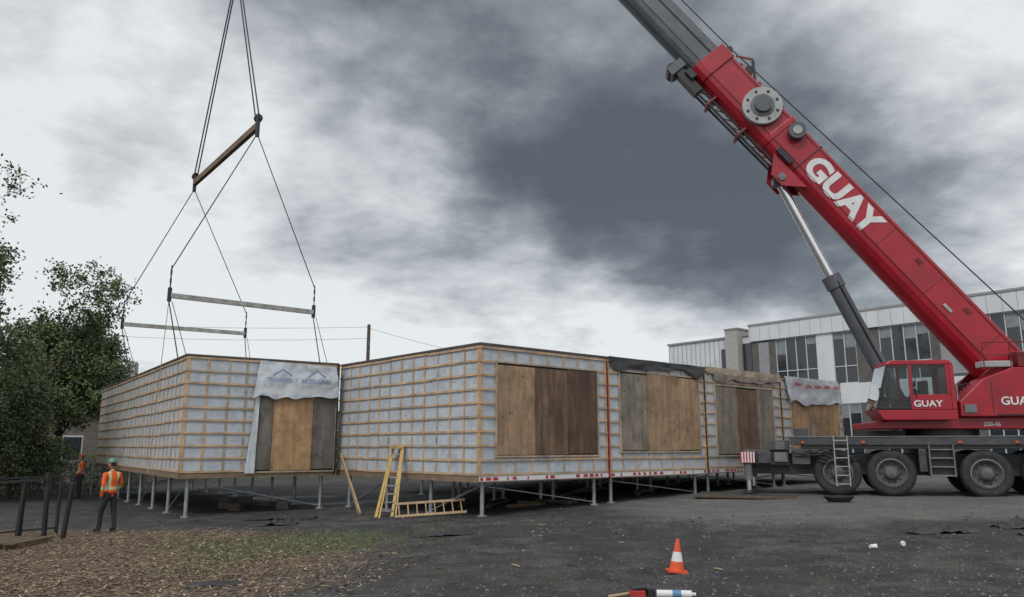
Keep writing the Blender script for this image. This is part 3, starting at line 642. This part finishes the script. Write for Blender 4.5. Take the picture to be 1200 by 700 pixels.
wire((px_,py_,11.1),(-45,57,11.8),.5); wire((px_,py_,11),(22,75,7.5),1.2); wire((px_-.1,py_,10.2),(-45,56,11.2),.7); mb.build('wires',up)
def railing(name,pts,h,k,sp,rails,base=None):
    e=empty(name); mb=MB()
    for a,bb in zip(pts[:-1],pts[1:]):
        a=Vector(a);bb=Vector(bb);n=max(1,int((bb-a).length/sp))
        for i in range(n+1):
            p=a.lerp(bb,i/n); z=gz(p.x); mb.box((p.x-.03,p.y-.03,z-.05),(p.x+.03,p.y+.03,z+h),k)
        for r in rails: mb.beam((a.x,a.y,gz(a.x)+r),(bb.x,bb.y,gz(bb.x)+r),.035,.04,k)
    mb.build('posts_and_rails',e); return e
r=railing('metal_railing',[(-12.9,16.9),(-12.1,18.2),(-11.2,19.6)],1.4,'black',.7,[1.38,.15])
mb=MB()
for (x,y,h,lean) in ((-11.15,18.0,1.35,.05),(-10.75,18.35,1.5,-.05),(-11.6,17.4,1.45,.02),(-10.45,18.6,1.25,.1)):
    z=gz(x); mb.beam((x,y,z),(x+lean,y,z+h),.10,.07,'black')
mb.beam((-11.6,17.4,gz(-11)+1.3),(-10.75,18.35,gz(-11)+1.35),.04,.05,'black')
mb.build('leaning_posts',r)
mb=MB(); mb.box((-12.6,16.7,gz(-12)),(-10.3,17.9,gz(-12)+.10),'oldwood'); 
for i in range(8): mb.box((-12.6+i*.29,16.6,gz(-12)+.103),(-12.35+i*.29,18.0,gz(-12)+.14),'oldwood')
mb.build('deck',r)
cf=empty('chain_link_fence'); mb=MB()
pts=[Vector((-34,38)),Vector((-19.5,36.6))]
n=7
for i in range(n+1):
    p=pts[0].lerp(pts[1],i/n); mb.cyl((p.x,p.y,gz(p.x)),(p.x,p.y,gz(p.x)+1.6),.03,'galv',n=8)
mb.cyl((pts[0].x,pts[0].y,gz(-34)+1.58),(pts[1].x,pts[1].y,gz(-19)+1.58),.022,'galv',n=6)
L_=(pts[1]-pts[0]).length; k_=int(L_/.14)
for i in range(k_):
    for sgn in (1,-1):
        a=pts[0].lerp(pts[1],max(0,min(1,(i*.14)/L_))); bb=pts[0].lerp(pts[1],max(0,min(1,(i*.14+sgn*1.5)/L_)))
        mb.cyl((a.x,a.y,-.4),(bb.x,bb.y,1.15),.004,'galv',n=3,cap=False)
mb.build('mesh_and_posts',cf)

# ---------------------------------------------------------------- site objects
e=empty('step_ladder'); mb=MB()
fa=Vector((-3.75,21.9,gz(-3.6))); fb=Vector((-3.35,22.2,gz(-3.6))); ta=Vector((-3.62,23.75,1.75)); tb=Vector((-3.28,23.4,1.75))
for p,q in ((fa,ta),(fb,tb)): mb.beam(p,q,.08,.035,'ladder')
for i in range(8):
    t=(i+.7)/8.4; mb.beam(fa.lerp(ta,t),fb.lerp(tb,t),.08,.03,'alu')
off=Vector((.12,-.16,0))
for p,q in ((fa,ta),(fb,tb)): mb.beam(p+off,q+off*.3,.045,.025,'ladder')
mb.box(tb+Vector((-.38,-.06,0)),tb+Vector((.06,.3,.05)),'ladder'); mb.build('rails_and_steps',e)
e=empty('ladder'); mb=MB()
l0=Vector((-3.15,21.4,gz(-3)+.05)); l1=Vector((-1.25,21.9,gz(-1)+.08)); o=Vector((-.08,.35,.30))
for q in (Vector(),o): mb.beam(l0+q,l1+q,.03,.07,'wood',up=(0,.6,1))
for i in range(8): t=(i+.5)/8; mb.cyl(l0.lerp(l1,t),l0.lerp(l1,t)+o,.02,'wood',n=6)
mb.build('rails_and_rungs',e)
mb=MB(); mb.beam((-4.35,22.8,gz(-4)),(-5.75,26.3,1.55),.05,.14,'wood'); mb.build('lumber_plank')
mb=MB()
for i in range(14):
    q=C+u*U(1,13)+v*U(1.0,5); a=U(0,3); z=gz(q.x)+.06; l=U(.3,.9)
    mb.beam((q.x-math.cos(a)*l,q.y-math.sin(a)*l,z),(q.x+math.cos(a)*l,q.y+math.sin(a)*l,z+U(0,.15)),.12,.09,random.choice(['oldwood','oldwood','dgrey']))
for i in range(8):
    q=Dp+uL*U(.8,4.2)+vL*U(1,8); z=gz(q.x); mb.box((q.x-.2,q.y-.2,z),(q.x+.2,q.y+.2,z+U(.1,.3)),random.choice(['oldwood','dgrey']))
mb.build('lumber_pile')
e=empty('traffic_cone'); cx,cy=2.36,11.55; z=gh(cx,cy); mb=MB()
mb.M=Matrix.Translation((cx,cy,z))@Matrix.Rotation(math.radians(4),4,'Y')
mb.box((-.14,-.14,0),(.14,.14,.025),'orange'); rr=lambda h:.115-.095*(h/.46)
for h0,h1,k in ((.025,.15,'orange'),(.15,.28,'whitep'),(.28,.46,'orange')): mb.cyl((0,0,h0),(0,0,h1),rr(h0),k,r1=rr(h1),n=24,cap=(k!='whitep'))
mb.build('cone_body',e)
mb=MB(frame((7.6,25.8),CA,gz(7.6))); 
for i in range(6): mb.box((-1.5,-1.2+i*.4,.01),(1.6,-.83+i*.4,.07),'dgrey' if i%3 else 'oldwood')
mb.build('outrigger_mat')
def crumple(name,x,y,rx,ry,h,k,seed):
    mb=MB(); n=16; vs=[]
    for j in range(n+1):
        for i in range(n+1):
            a=(i/n-.5)*2;b_=(j/n-.5)*2; w=max(0,1-(a*a+b_*b_)/1.6)
            nn=abs(noise.noise(Vector((a*2.5+seed,b_*2.5,seed))))+.4*abs(noise.noise(Vector((a*6+seed,b_*6,1))))
            xx=x+a*rx*(1+.25*noise.noise(Vector((b_*2,seed,0)))); yy=y+b_*ry*(1+.3*noise.noise(Vector((a*2,seed,5))))
            vs.append((xx,yy,gh(xx,yy)+.012+w*nn*h))
    mb.add(vs,[(j*(n+1)+i,j*(n+1)+i+1,(j+1)*(n+1)+i+1,(j+1)*(n+1)+i) for j in range(n) for i in range(n)],k,True); return mb.build(name)
crumple('tarp_sheet',8.1,15.0,.6,.3,.3,'btarp',1); crumple('tarp_sheet',10.0,15.6,.5,.25,.3,'btarp',2); crumple('tarp_sheet',9.5,14.3,.35,.2,.2,'btarp',9)
crumple('tarp_sheet',-6.0,20.6,.45,.3,.3,'btarp',3); crumple('tarp_sheet',-1.4,16.8,.7,.2,.12,'btarp',4)
crumple('tarp_sheet',-6.5,22.3,1.0,.3,.25,'btarp',7); crumple('tarp_sheet',-4.2,11.6,.4,.2,.08,'btarp',8)
mb=MB()
for tix in range(5):
    rx=.28+.03*tix; p=None
    for i in range(25):
        t=i/24*6.283; q=(9.2+math.cos(t)*rx,22.3+math.sin(t)*rx*.8,gh(9.2,22.3)+.03+.03*tix)
        if p: mb.cyl(p,q,.02,'black',n=6,cap=False)
        p=q
mb.build('coiled_hose')
for (x,y,a) in ((5.9,13.1,.3),(6.45,13.2,1.2)):
    mb=MB(); z=gh(x,y)+.04; q=Vector((math.cos(a)*.055,math.sin(a)*.055,0)); mb.cyl(Vector((x,y,z))-q,Vector((x,y,z))+q,.03,'whitep',r1=.04); mb.lathe(Vector((x,y,z))+q,q,[(.04,0),(.044,.004),(.04,.008)],'whitep',12); mb.build('paper_cup')
e=empty('tool_kit'); mb=MB(); x,y=1.68,9.5; z=gh(x,y)
mb.cyl((x+.02,y+.02,z+.05),(x+.42,y-.02,z+.05),.045,'whitep',n=16); mb.cyl((x+.20,y,z+.05),(x+.3,y-.01,z+.05),.047,'bluep',n=16); mb.cyl((x+.42,y-.02,z+.05),(x+.47,y-.025,z+.05),.02,'whitep')
mb.box((x-.30,y-.05,z+.01),(x-.12,y+.08,z+.09),'redp'); mb.cyl((x-.28,y+.03,z+.10),(x-.1,y+.03,z+.12),.045,'black'); mb.cyl((x-.55,y,z+.02),(x-.3,y+.04,z+.05),.018,'wood'); mb.cyl((x-.05,y+.06,z+.02),(x-.05,y+.06,z+.1),.06,'black')
mb.build('tools',e,bevel=.004)
mb=MB()
for i in range(70):
    y=U(10,23);x=U(-.5,.6)*y; z=gh(x,y); a=U(0,6); l=U(.05,.3)
    mb.beam((x,y,z+.012),(x+math.cos(a)*l,y+math.sin(a)*l,z+.015),U(.01,.05),.01,random.choice(['wood','btarp','oldwood','oldwood','btarp']))
mb.build('construction_debris')

# ---------------------------------------------------------------- trees
def tree(name,base,height,spread,trunk_r,leafn,leaf=0.1,levels=4,start=.25,seed=1,cs=1.0):
    random.seed(seed); e=empty(name); mb=MB(); tips=[]
    def br(p,dr,l,r,lv):
        segs=4 if lv>1 else 2; q=p
        for i in range(segs):
            dr=(dr+Vector((U(-1,1),U(-1,1),U(-.5,.6)))*.16).normalized(); n_=q+dr*l/segs
            rr=r*(1-.6*(i+1)/segs); r0=r*(1-.6*i/segs)
            mb.cyl(q,n_,max(r0,.008),'bark',r1=max(rr,.006),n=6 if lv>2 else 4,cap=False); 
            if lv<=2: tips.append((n_,lv))
            if lv>0 and (i>0 or lv<levels):
                for k in range(2):
                    a=U(0,6.28); side=dr.orthogonal().normalized(); side=Matrix.Rotation(a,3,dr)@side
                    nd=(dr*.55+side*U(.6,1.0)+Vector((0,0,.15))).normalized()
                    br(n_,nd,l*U(.45,.68),rr*.62,lv-1)
            q=n_
        if lv>0: br(q,dr,l*.55,r*.4,lv-1)
    p=Vector(base); q=p; dr=Vector((0,0,1)); th=height*.62; ns=8
    for i in range(ns):
        dr=(dr+Vector((U(-1,1),U(-1,1),2))*.07).normalized(); n_=q+dr*th/ns; mb.cyl(q,n_,trunk_r*(1-.75*i/ns),'bark',r1=trunk_r*(1-.75*(i+1)/ns),n=9,cap=False)
        if i/ns>=start:
            for k in range(2):
                a=U(0,6.28); nd=Vector((math.cos(a)*spread,math.sin(a)*spread,U(.5,1.2))).normalized(); br(n_,nd,height*.2*(1.15-.5*i/ns),trunk_r*.35,levels-2)
        q=n_
    br(q,dr,height*.26,trunk_r*.25,levels-2)
    mb.build('trunk_and_limbs',e); lb=MB()
    per=max(1,leafn//max(1,len(tips)))
    for tp,lv in tips:
        k0=random.choice(['leaf0','leaf0','leaf1','leaf1','leaf2','leaf3'])
        cr=U(.2,.6)*cs
        for i in range(int(per*U(.3,1.7))):
            c=tp+Vector((random.gauss(0,cr*.5),random.gauss(0,cr*.5),random.gauss(0,cr*.45)))
            a=Vector((U(-1,1),U(-1,1),U(-1,1))).normalized()*leaf*U(.6,1.2); b_=a.orthogonal().normalized()*leaf*U(.35,.6)
            lb.add([c-a*.5,c+b_*.5,c+a*.5,c-b_*.5],[(0,1,2,3)],k0 if R()>.3 else random.choice(['leaf0','leaf1','leaf2']))
    lb.build('foliage',e); return e
tree('poplar_tree',(-24.3,42,-.45),11.9,1.0,.22,36000,.22,levels=4,start=.2,seed=3,cs=1.1)
tree('maple_tree',(-21.1,28.0,-.45),13.4,1.2,.24,38000,.17,levels=4,start=.3,seed=8,cs=1.1)
tree('young_tree',(-21.8,34.2,-.4),6.4,1.3,.12,28000,.15,levels=4,start=.0,seed=5)
tree('young_tree',(-24.5,37.5,-.4),6.6,1.4,.12,28000,.17,levels=4,start=.0,seed=15)
def bushmass(name,spots,nleaf,leaf,seed):
    random.seed(seed); lb=MB(); tot=sum(r*r*h for _,_,r,h in spots)
    for x,y,r,h in spots:
        for i in range(int(nleaf*r*r*h/tot)):
            a=U(0,6.28); t=R()**.5; zz=R(); rad=r*t*math.sqrt(max(0,1-zz**2.2))*(1+.35*noise.noise(Vector((math.cos(a)*2+x,math.sin(a)*2,zz*3+y))))
            c=Vector((x+math.cos(a)*rad,y+math.sin(a)*rad,gz(x)+zz*h*(1+.2*noise.noise(Vector((a,x,y))))))
            n_=noise.noise(c*1.1); k='leaf0' if n_<-.1 else ('leaf1' if n_<.15 else 'leaf2')
            if R()<.15: k='leaf1'
            aa=Vector((U(-1,1),U(-1,1),U(-1,1))).normalized()*leaf*U(.6,1.2); b_=aa.orthogonal().normalized()*leaf*.4
            lb.add([c-aa*.5,c+b_*.5,c+aa*.5,c-b_*.5],[(0,1,2,3)],k)
    return lb.build(name)
bushmass('shrub',[(-24.5,36.5,2.2,3.2),(-22.2,38.3,1.8,2.6),(-27.5,39.5,2.6,4.2),(-23.4,33.0,1.6,2.3),(-20.9,40.5,1.6,2.0)],26000,.14,4)
bushmass('distant_trees',[(x,78+8*math.sin(x),5+2*math.sin(x*2.1),4.2+1.5*math.sin(x*1.3)) for x in range(-90,40,6)]+[(-50+4*i,62,3,4) for i in range(4)],60000,.55,9)

# ---------------------------------------------------------------- people
M['skin']=mat('skin',(0.42,0.24,0.17),0.5,var=.1); M['hair']=mat('hair',(0.03,0.02,0.015),0.8)
M['pants']=mat('dark_work_trousers',(0.016,0.017,0.021),0.8,var=.4,scale=8,bump=.3); M['boots']=mat('work_boots',(0.03,0.022,0.015),0.7)
M['helmet']=mat('hard_hat_green',(0.10,0.22,0.13),0.35,var=.1); M['helmetw']=mat('hard_hat_orange',(0.55,0.10,0.03),0.35,var=.1)
M['gloves']=mat('gloves',(0.05,0.05,0.05),0.8); M['eyew']=mat('eye',(0.6,0.6,0.6),0.3,var=0); M['jacketd']=mat('dark_jacket',(0.03,0.035,0.045),.8)
m,nt,b=new_mat('hi_vis_vest'); L=nt.links; tc=N(nt,'ShaderNodeTexCoord'); pos=tc.outputs['Object']; sp=N(nt,'ShaderNodeSeparateXYZ'); L.new(pos,sp.inputs[0])
def band(v,c_,w): return mth('LESS_THAN',mth('ABSOLUTE',mth('SUBTRACT',v,c_)),w)
ax_=mth('ABSOLUTE',sp.outputs[0])
bands=mth('MAXIMUM',band(sp.outputs[2],1.06,.022),mth('MULTIPLY',band(ax_,.105,.018),mth('GREATER_THAN',sp.outputs[2],1.06)))
edge=mth('MAXIMUM',band(sp.outputs[2],1.06,.042),mth('MULTIPLY',band(ax_,.105,.032),mth('GREATER_THAN',sp.outputs[2],1.06)))
c=ramp(noi(7,4,.6),(.3,(0.62,0.075,0.012)),(.7,(0.85,0.12,0.02))); c=mixc(edge,c,(0.45,0.52,0.05)); c=mixc(bands,c,(0.5,0.52,0.5)); L.new(c,b.inputs['Base Color']); b.inputs['Roughness'].default_value=.7; M['vest']=m
def person(name,loc,yaw,pose,scale=1.0,hat='helmet',upper='vest',head_yaw=0,parent=None,sleeve='vest'):
    J=dict(pelvis=((0,0,.93),.125),belly=((0,0,1.06),.122),chest=((0,0,1.24),.142),upch=((0,.01,1.37),.115),neck=((0,0,1.46),.058),neck2=((0,-.01,1.53),.052))
    for s,sx in (('L',1),('R',-1)):
        J.update({s+'sh':((.185*sx,.01,1.385),.072),s+'el':((.245*sx,.03,1.11),.052),s+'wr':((.245*sx,-.05,.87),.034),s+'pa':((.24*sx,-.07,.80),.036),
         s+'hip':((.095*sx,0,.86),.098),s+'kn':((.115*sx,-.02,.49),.068),s+'an':((.12*sx,.02,.11),.05),s+'he':((.12*sx,.05,.045),.043),s+'to':((.135*sx,-.17,.035),.038)})
    for k,vv in pose.items(): J[k]=(vv,J[k][1])
    E=[('pelvis','belly','T'),('belly','chest','T'),('chest','upch','T'),('upch','neck','T'),('neck','neck2','N')]
    for s in 'LR':
        E+=[('upch',s+'sh','T'),(s+'sh',s+'el','S'),(s+'el',s+'wr','S'),(s+'wr',s+'pa','H'),('pelvis',s+'hip','P'),(s+'hip',s+'kn','P'),(s+'kn',s+'an','P'),(s+'an',s+'he','B'),(s+'an',s+'to','B')]
    P={k:Vector(vv[0]) for k,vv in J.items()}; Rr={k:vv[1] for k,vv in J.items()}
    for s,sx in (('L',1),('R',-1)):
        pd=(P[s+'pa']-P[s+'wr']).normalized(); side=Vector((0,-1,0)); side=(side-pd*side.dot(pd)).normalized(); cu=pd.cross(side)*sx
        for i,(o,l) in enumerate(((.03,.075),(.01,.085),(-.01,.08),(-.03,.062))):
            r0=P[s+'pa']+side*o+pd*.02; P[s+'f%da'%i]=r0+pd*l*.5; P[s+'f%db'%i]=r0+pd*l*.9-cu*l*.35; Rr[s+'f%da'%i]=.0105; Rr[s+'f%db'%i]=.008
            E+=[(s+'pa',s+'f%da'%i,'H'),(s+'f%da'%i,s+'f%db'%i,'H')]
        P[s+'ta']=P[s+'wr']+pd*.04+side*.045; P[s+'tb']=P[s+'wr']+pd*.085+side*.06; Rr[s+'ta']=.013; Rr[s+'tb']=.009
        E+=[(s+'wr',s+'ta','H'),(s+'ta',s+'tb','H')]
    keys=list(P); idx={k:i for i,k in enumerate(keys)}
    me=bpy.data.meshes.new('sk'); me.from_pydata([tuple(P[k]) for k in keys],[(idx[a],idx[b_]) for a,b_,_ in E],[])
    o=bpy.data.objects.new('sk',me); COL.objects.link(o); md=o.modifiers.new('s','SKIN'); md.use_smooth_shade=True
    for i,k in enumerate(keys):
        sk=me.skin_vertices[0].data[i]; sk.radius=(Rr[k],Rr[k]); sk.use_root=(k=='pelvis')
    sb=o.modifiers.new('u','SUBSURF'); sb.levels=2; sb.render_levels=2
    bpy.context.view_layer.update()
    bm_=bpy.data.meshes.new_from_object(o.evaluated_get(bpy.context.evaluated_depsgraph_get())); bpy.data.objects.remove(o)
    mt={'T':M[upper],'S':M[sleeve],'N':M['skin'],'H':M['gloves'],'P':M['pants'],'B':M['boots']}; ks=list(mt)
    bm_.materials.clear()
    for k in ks: bm_.materials.append(mt[k])
    for f in bm_.polygons:
        c=f.center; best=None
        for a,b_,t in E:
            A_,B_=P[a],P[b_]; ab=B_-A_; tt_=max(0,min(1,(c-A_).dot(ab)/ab.length_squared)); dd_=(c-(A_+ab*tt_)).length-(Rr[a]*(1-tt_)+Rr[b_]*tt_)*.8
            if best is None or dd_<best[0]: best=(dd_,t)
        t=best[1]
        if t=='T' and pose.get('Lkn',(0,0,0))[2]<.7 and c.z<.86: t='P'
        f.material_index=ks.index(t); f.use_smooth=True
    e=parent or empty(name)
    root=empty(name+'_figure') if parent else e
    if parent: root.parent=parent
    root.location=loc; root.rotation_euler=(0,0,yaw); root.scale=(scale,)*3
    body=bpy.data.objects.new('body',bm_); COL.objects.link(body); body.parent=root
    hc=P['neck2']+Vector((0,-.02,.115)); HM=Matrix.Translation(hc)@Matrix.Rotation(head_yaw,4,'Z'); hb=MB(HM)
    n,mm_=20,14; vs=[]
    for j in range(mm_+1):
        ph=math.pi*j/mm_
        for i in range(n):
            th=2*math.pi*i/n; x=math.sin(ph)*math.cos(th); y=math.sin(ph)*math.sin(th); z=math.cos(ph)
            jaw=1-.28*max(0,-z)**1.2; vs.append((x*.077*jaw,y*.098*(1-.12*max(0,-z))-(.012*max(0,-z)),z*.122))
    fs_=[(j*n+i,(j+1)*n+i,(j+1)*n+(i+1)%n,j*n+(i+1)%n) for j in range(mm_) for i in range(n)]
    face=[f for f in fs_ if not(sum(vs[a][1] for a in f)/4>.015 and sum(vs[a][2] for a in f)/4>-.06)]; hair=[f for f in fs_ if f not in face]
    hb.add(vs,face,'skin',True); hb.add([(a*1.06,b_*1.05,c_*1.03) for a,b_,c_ in vs],hair,'hair',True)
    hb.lathe((0,-.118,-.005),(0,.35,1),[(.001,-.03),(.017,-.022),(.012,.01),(.006,.03),(.001,.035)],'skin',8)
    for s in (1,-1):
        hb.lathe((.077*s,.005,-.01),(1,0,0),[(.001,-.01),(.024,-.006),(.026,.006),(.012,.008),(.001,.006)],'skin',10)
        hb.lathe((.03*s,-.089,.012),(0,-1,0),[(.013,-.004),(.009,.004),(.001,.006)],'eyew',8); hb.lathe((.03*s,-.094,.012),(0,-1,0),[(.005,-.002),(.001,.003)],'hair',6)
        hb.beam((.016*s,-.096,.034),(.046*s,-.088,.034),.008,.008,'hair')
    hb.beam((-.022,-.093,-.052),(.022,-.093,-.052),.01,.009,'redd')
    if hat:
        hb.lathe((0,.0,.035),(0,0,1),[(.105,.0),(.112,.003),(.106,.012),(.104,.04),(.09,.075),(.055,.102),(.001,.112)],hat,20)
        hb.add([(-.08,-.09,.036),(.08,-.09,.036),(.055,-.155,.03),(0,-.17,.03),(-.055,-.155,.03)],[(0,1,2,3,4)],hat); hb.beam((0,-.09,.11),(0,.09,.11),.02,.07,hat)
    hb.build('head',root); return root
person('construction_worker',(-9.95,19.6,gh(-9.95,19.6)-.0),math.radians(238),dict(Lkn=(.14,-.10,.49),Lan=(.14,-.12,.11),Lhe=(.14,-.09,.045),Lto=(.155,-.31,.035),Ran=(-.12,.10,.12),Rkn=(-.11,.02,.49),Rhe=(-.12,.13,.05),Rto=(-.13,-.09,.035),
  Lel=(.25,.08,1.12),Lwr=(.22,.0,.88),Lpa=(.2,-.02,.81),Rel=(-.26,.0,1.12),Rwr=(-.2,-.17,.95),Rpa=(-.16,-.22,.92)),1.0,'helmet','vest',.3)
person('construction_worker',(-18.75,34.2,gz(-18.8)),math.radians(-50),dict(Lel=(.26,-.02,1.12),Lwr=(.18,-.2,1.02),Lpa=(.13,-.25,1.03)),1.06,'helmetw','vest',-.2)
op=FS@Vector((-4.2,-1.35,2.62-.45+.05-.03)); 
seat=dict(Lhip=(.1,-.05,.88),Rhip=(-.1,-.05,.88),Lkn=(.13,-.42,.93),Rkn=(-.13,-.42,.93),Lan=(.13,-.50,.53),Ran=(-.13,-.50,.53),Lhe=(.13,-.47,.47),Rhe=(-.13,-.47,.47),Lto=(.13,-.66,.46),Rto=(-.13,-.66,.46),
 Lel=(.26,-.08,1.13),Lwr=(.2,-.3,1.12),Lpa=(.19,-.37,1.12),Rel=(-.26,-.08,1.13),Rwr=(-.2,-.3,1.12),Rpa=(-.19,-.37,1.12))
person('operator',op,SA-math.pi/2,seat,.95,None,'jacketd',0,parent=crane,sleeve='jacketd')

# ---------------------------------------------------------------- world
w=bpy.data.worlds.new('World'); scene.world=w; w.use_nodes=True; nt=w.node_tree; L=nt.links
bg=nt.nodes['Background']; tc=N(nt,'ShaderNodeTexCoord')
nv=N(nt,'ShaderNodeVectorMath',operation='NORMALIZE'); L.new(tc.outputs['Generated'],nv.inputs[0]); dirv=nv.outputs[0]
sp=N(nt,'ShaderNodeSeparateXYZ'); L.new(dirv,sp.inputs[0])
zz=mth('ADD',mth('MAXIMUM',sp.outputs[2],0.0),0.22)
cb=N(nt,'ShaderNodeCombineXYZ'); L.new(mth('DIVIDE',sp.outputs[0],zz),cb.inputs[0]); L.new(mth('DIVIDE',sp.outputs[1],zz),cb.inputs[1]); cb.inputs[2].default_value=3.7
pv=cb.outputs[0]
def noiw(sc,det,ro,dist,vec):
    n=N(nt,'ShaderNodeTexNoise'); n.inputs['Scale'].default_value=sc; n.inputs['Detail'].default_value=det; n.inputs['Roughness'].default_value=ro; n.inputs['Distortion'].default_value=dist; L.new(vec,n.inputs['Vector']); return n
n1=noiw(1.3,6,0.52,0.15,pv).outputs['Fac']; n2=noiw(3.6,6,0.60,0.1,pv).outputs['Fac']
wn_=noiw(3.5,4,0.6,0,dirv).outputs['Color']
s1=N(nt,'ShaderNodeVectorMath',operation='SUBTRACT'); L.new(wn_,s1.inputs[0]); s1.inputs[1].default_value=(.5,.5,.5)
s2=N(nt,'ShaderNodeVectorMath',operation='SCALE'); L.new(s1.outputs[0],s2.inputs[0]); s2.inputs['Scale'].default_value=.30
s3=N(nt,'ShaderNodeVectorMath',operation='ADD'); L.new(dirv,s3.inputs[0]); L.new(s2.outputs[0],s3.inputs[1])
s4=N(nt,'ShaderNodeVectorMath',operation='NORMALIZE'); L.new(s3.outputs[0],s4.inputs[0]); wd=s4.outputs[0]
val=mth('ADD',mth('MULTIPLY',mth('SUBTRACT',n1,.5),.95),mth('MULTIPLY',mth('SUBTRACT',n2,.5),.70))
val=mth('ADD',val,.45)
val=mth('ADD',val,mth('MULTIPLY',mth('SUBTRACT',1.0,sst(sp.outputs[2],.08,.30)),.10))
blobs=[((-540,853,300),.022,.18),((-400,866,235),.02,.18),((-180,865,250),.018,.16),((-40,887,150),.02,.20),((190,887,130),.018,.22),((-300,887,120),.04,.12),((560,855,330),.012,.16),((480,836,480),.01,.08),
 ((-100,825,475),.06,-.17),((120,840,400),.03,-.14),((200,874,235),.010,-.19),((380,870,245),.012,-.17),((-350,834,430),.02,-.12),((420,836,380),.02,-.10),((-560,823,500),.03,-.05),
 ((0,-1000,500),.9,.35),((0,-300,1000),.5,.25),((-900,0,400),.4,.2),((900,-300,400),.4,.2)]
for vv,wd_,am in blobs:
    q=Vector(vv).normalized(); dt=N(nt,'ShaderNodeVectorMath',operation='DOT_PRODUCT'); L.new(wd,dt.inputs[0]); dt.inputs[1].default_value=q
    val=mth('ADD',val,mth('MULTIPLY',sst(dt.outputs['Value'],1-wd_*2.2,1.0),am))
cl=ramp(val,(0.16,(0.105,0.12,0.138)),(0.34,(0.175,0.196,0.222)),(0.48,(0.31,0.34,0.37)),(0.63,(0.54,0.57,0.60)),(0.82,(0.83,0.86,0.88)))
sky=N(nt,'ShaderNodeTexSky'); sky.sky_type='NISHITA'; sky.sun_disc=False; sky.sun_elevation=math.radians(48); sky.sun_rotation=math.radians(200)
sk=mixc(1.0,sky.outputs[0],(0.08,0.08,0.08),'MULTIPLY')
fin=mixc(0.93,sk,cl); L.new(fin,bg.inputs['Color']); bg.inputs['Strength'].default_value=1.0
sd=bpy.data.lights.new('sun','SUN'); sd.energy=1.4; sd.angle=math.radians(20); sd.color=(1,.985,.96)
so=bpy.data.objects.new('sun',sd); COL.objects.link(so)
az=math.radians(200); el=math.radians(48); dv=Vector((math.sin(az)*math.cos(el),math.cos(az)*math.cos(el),math.sin(el)))
so.rotation_euler=dv.to_track_quat('Z','Y').to_euler()
cam=bpy.data.cameras.new('camera'); cam.lens=27; cam.sensor_width=36; cam.clip_end=3000; co=bpy.data.objects.new('camera',cam); COL.objects.link(co)
co.location=(0,0,1.8); co.rotation_euler=(math.radians(90+10.94),0,0); scene.camera=co
scene.view_settings.view_transform='Standard'; scene.view_settings.look='None'; scene.view_settings.exposure=0
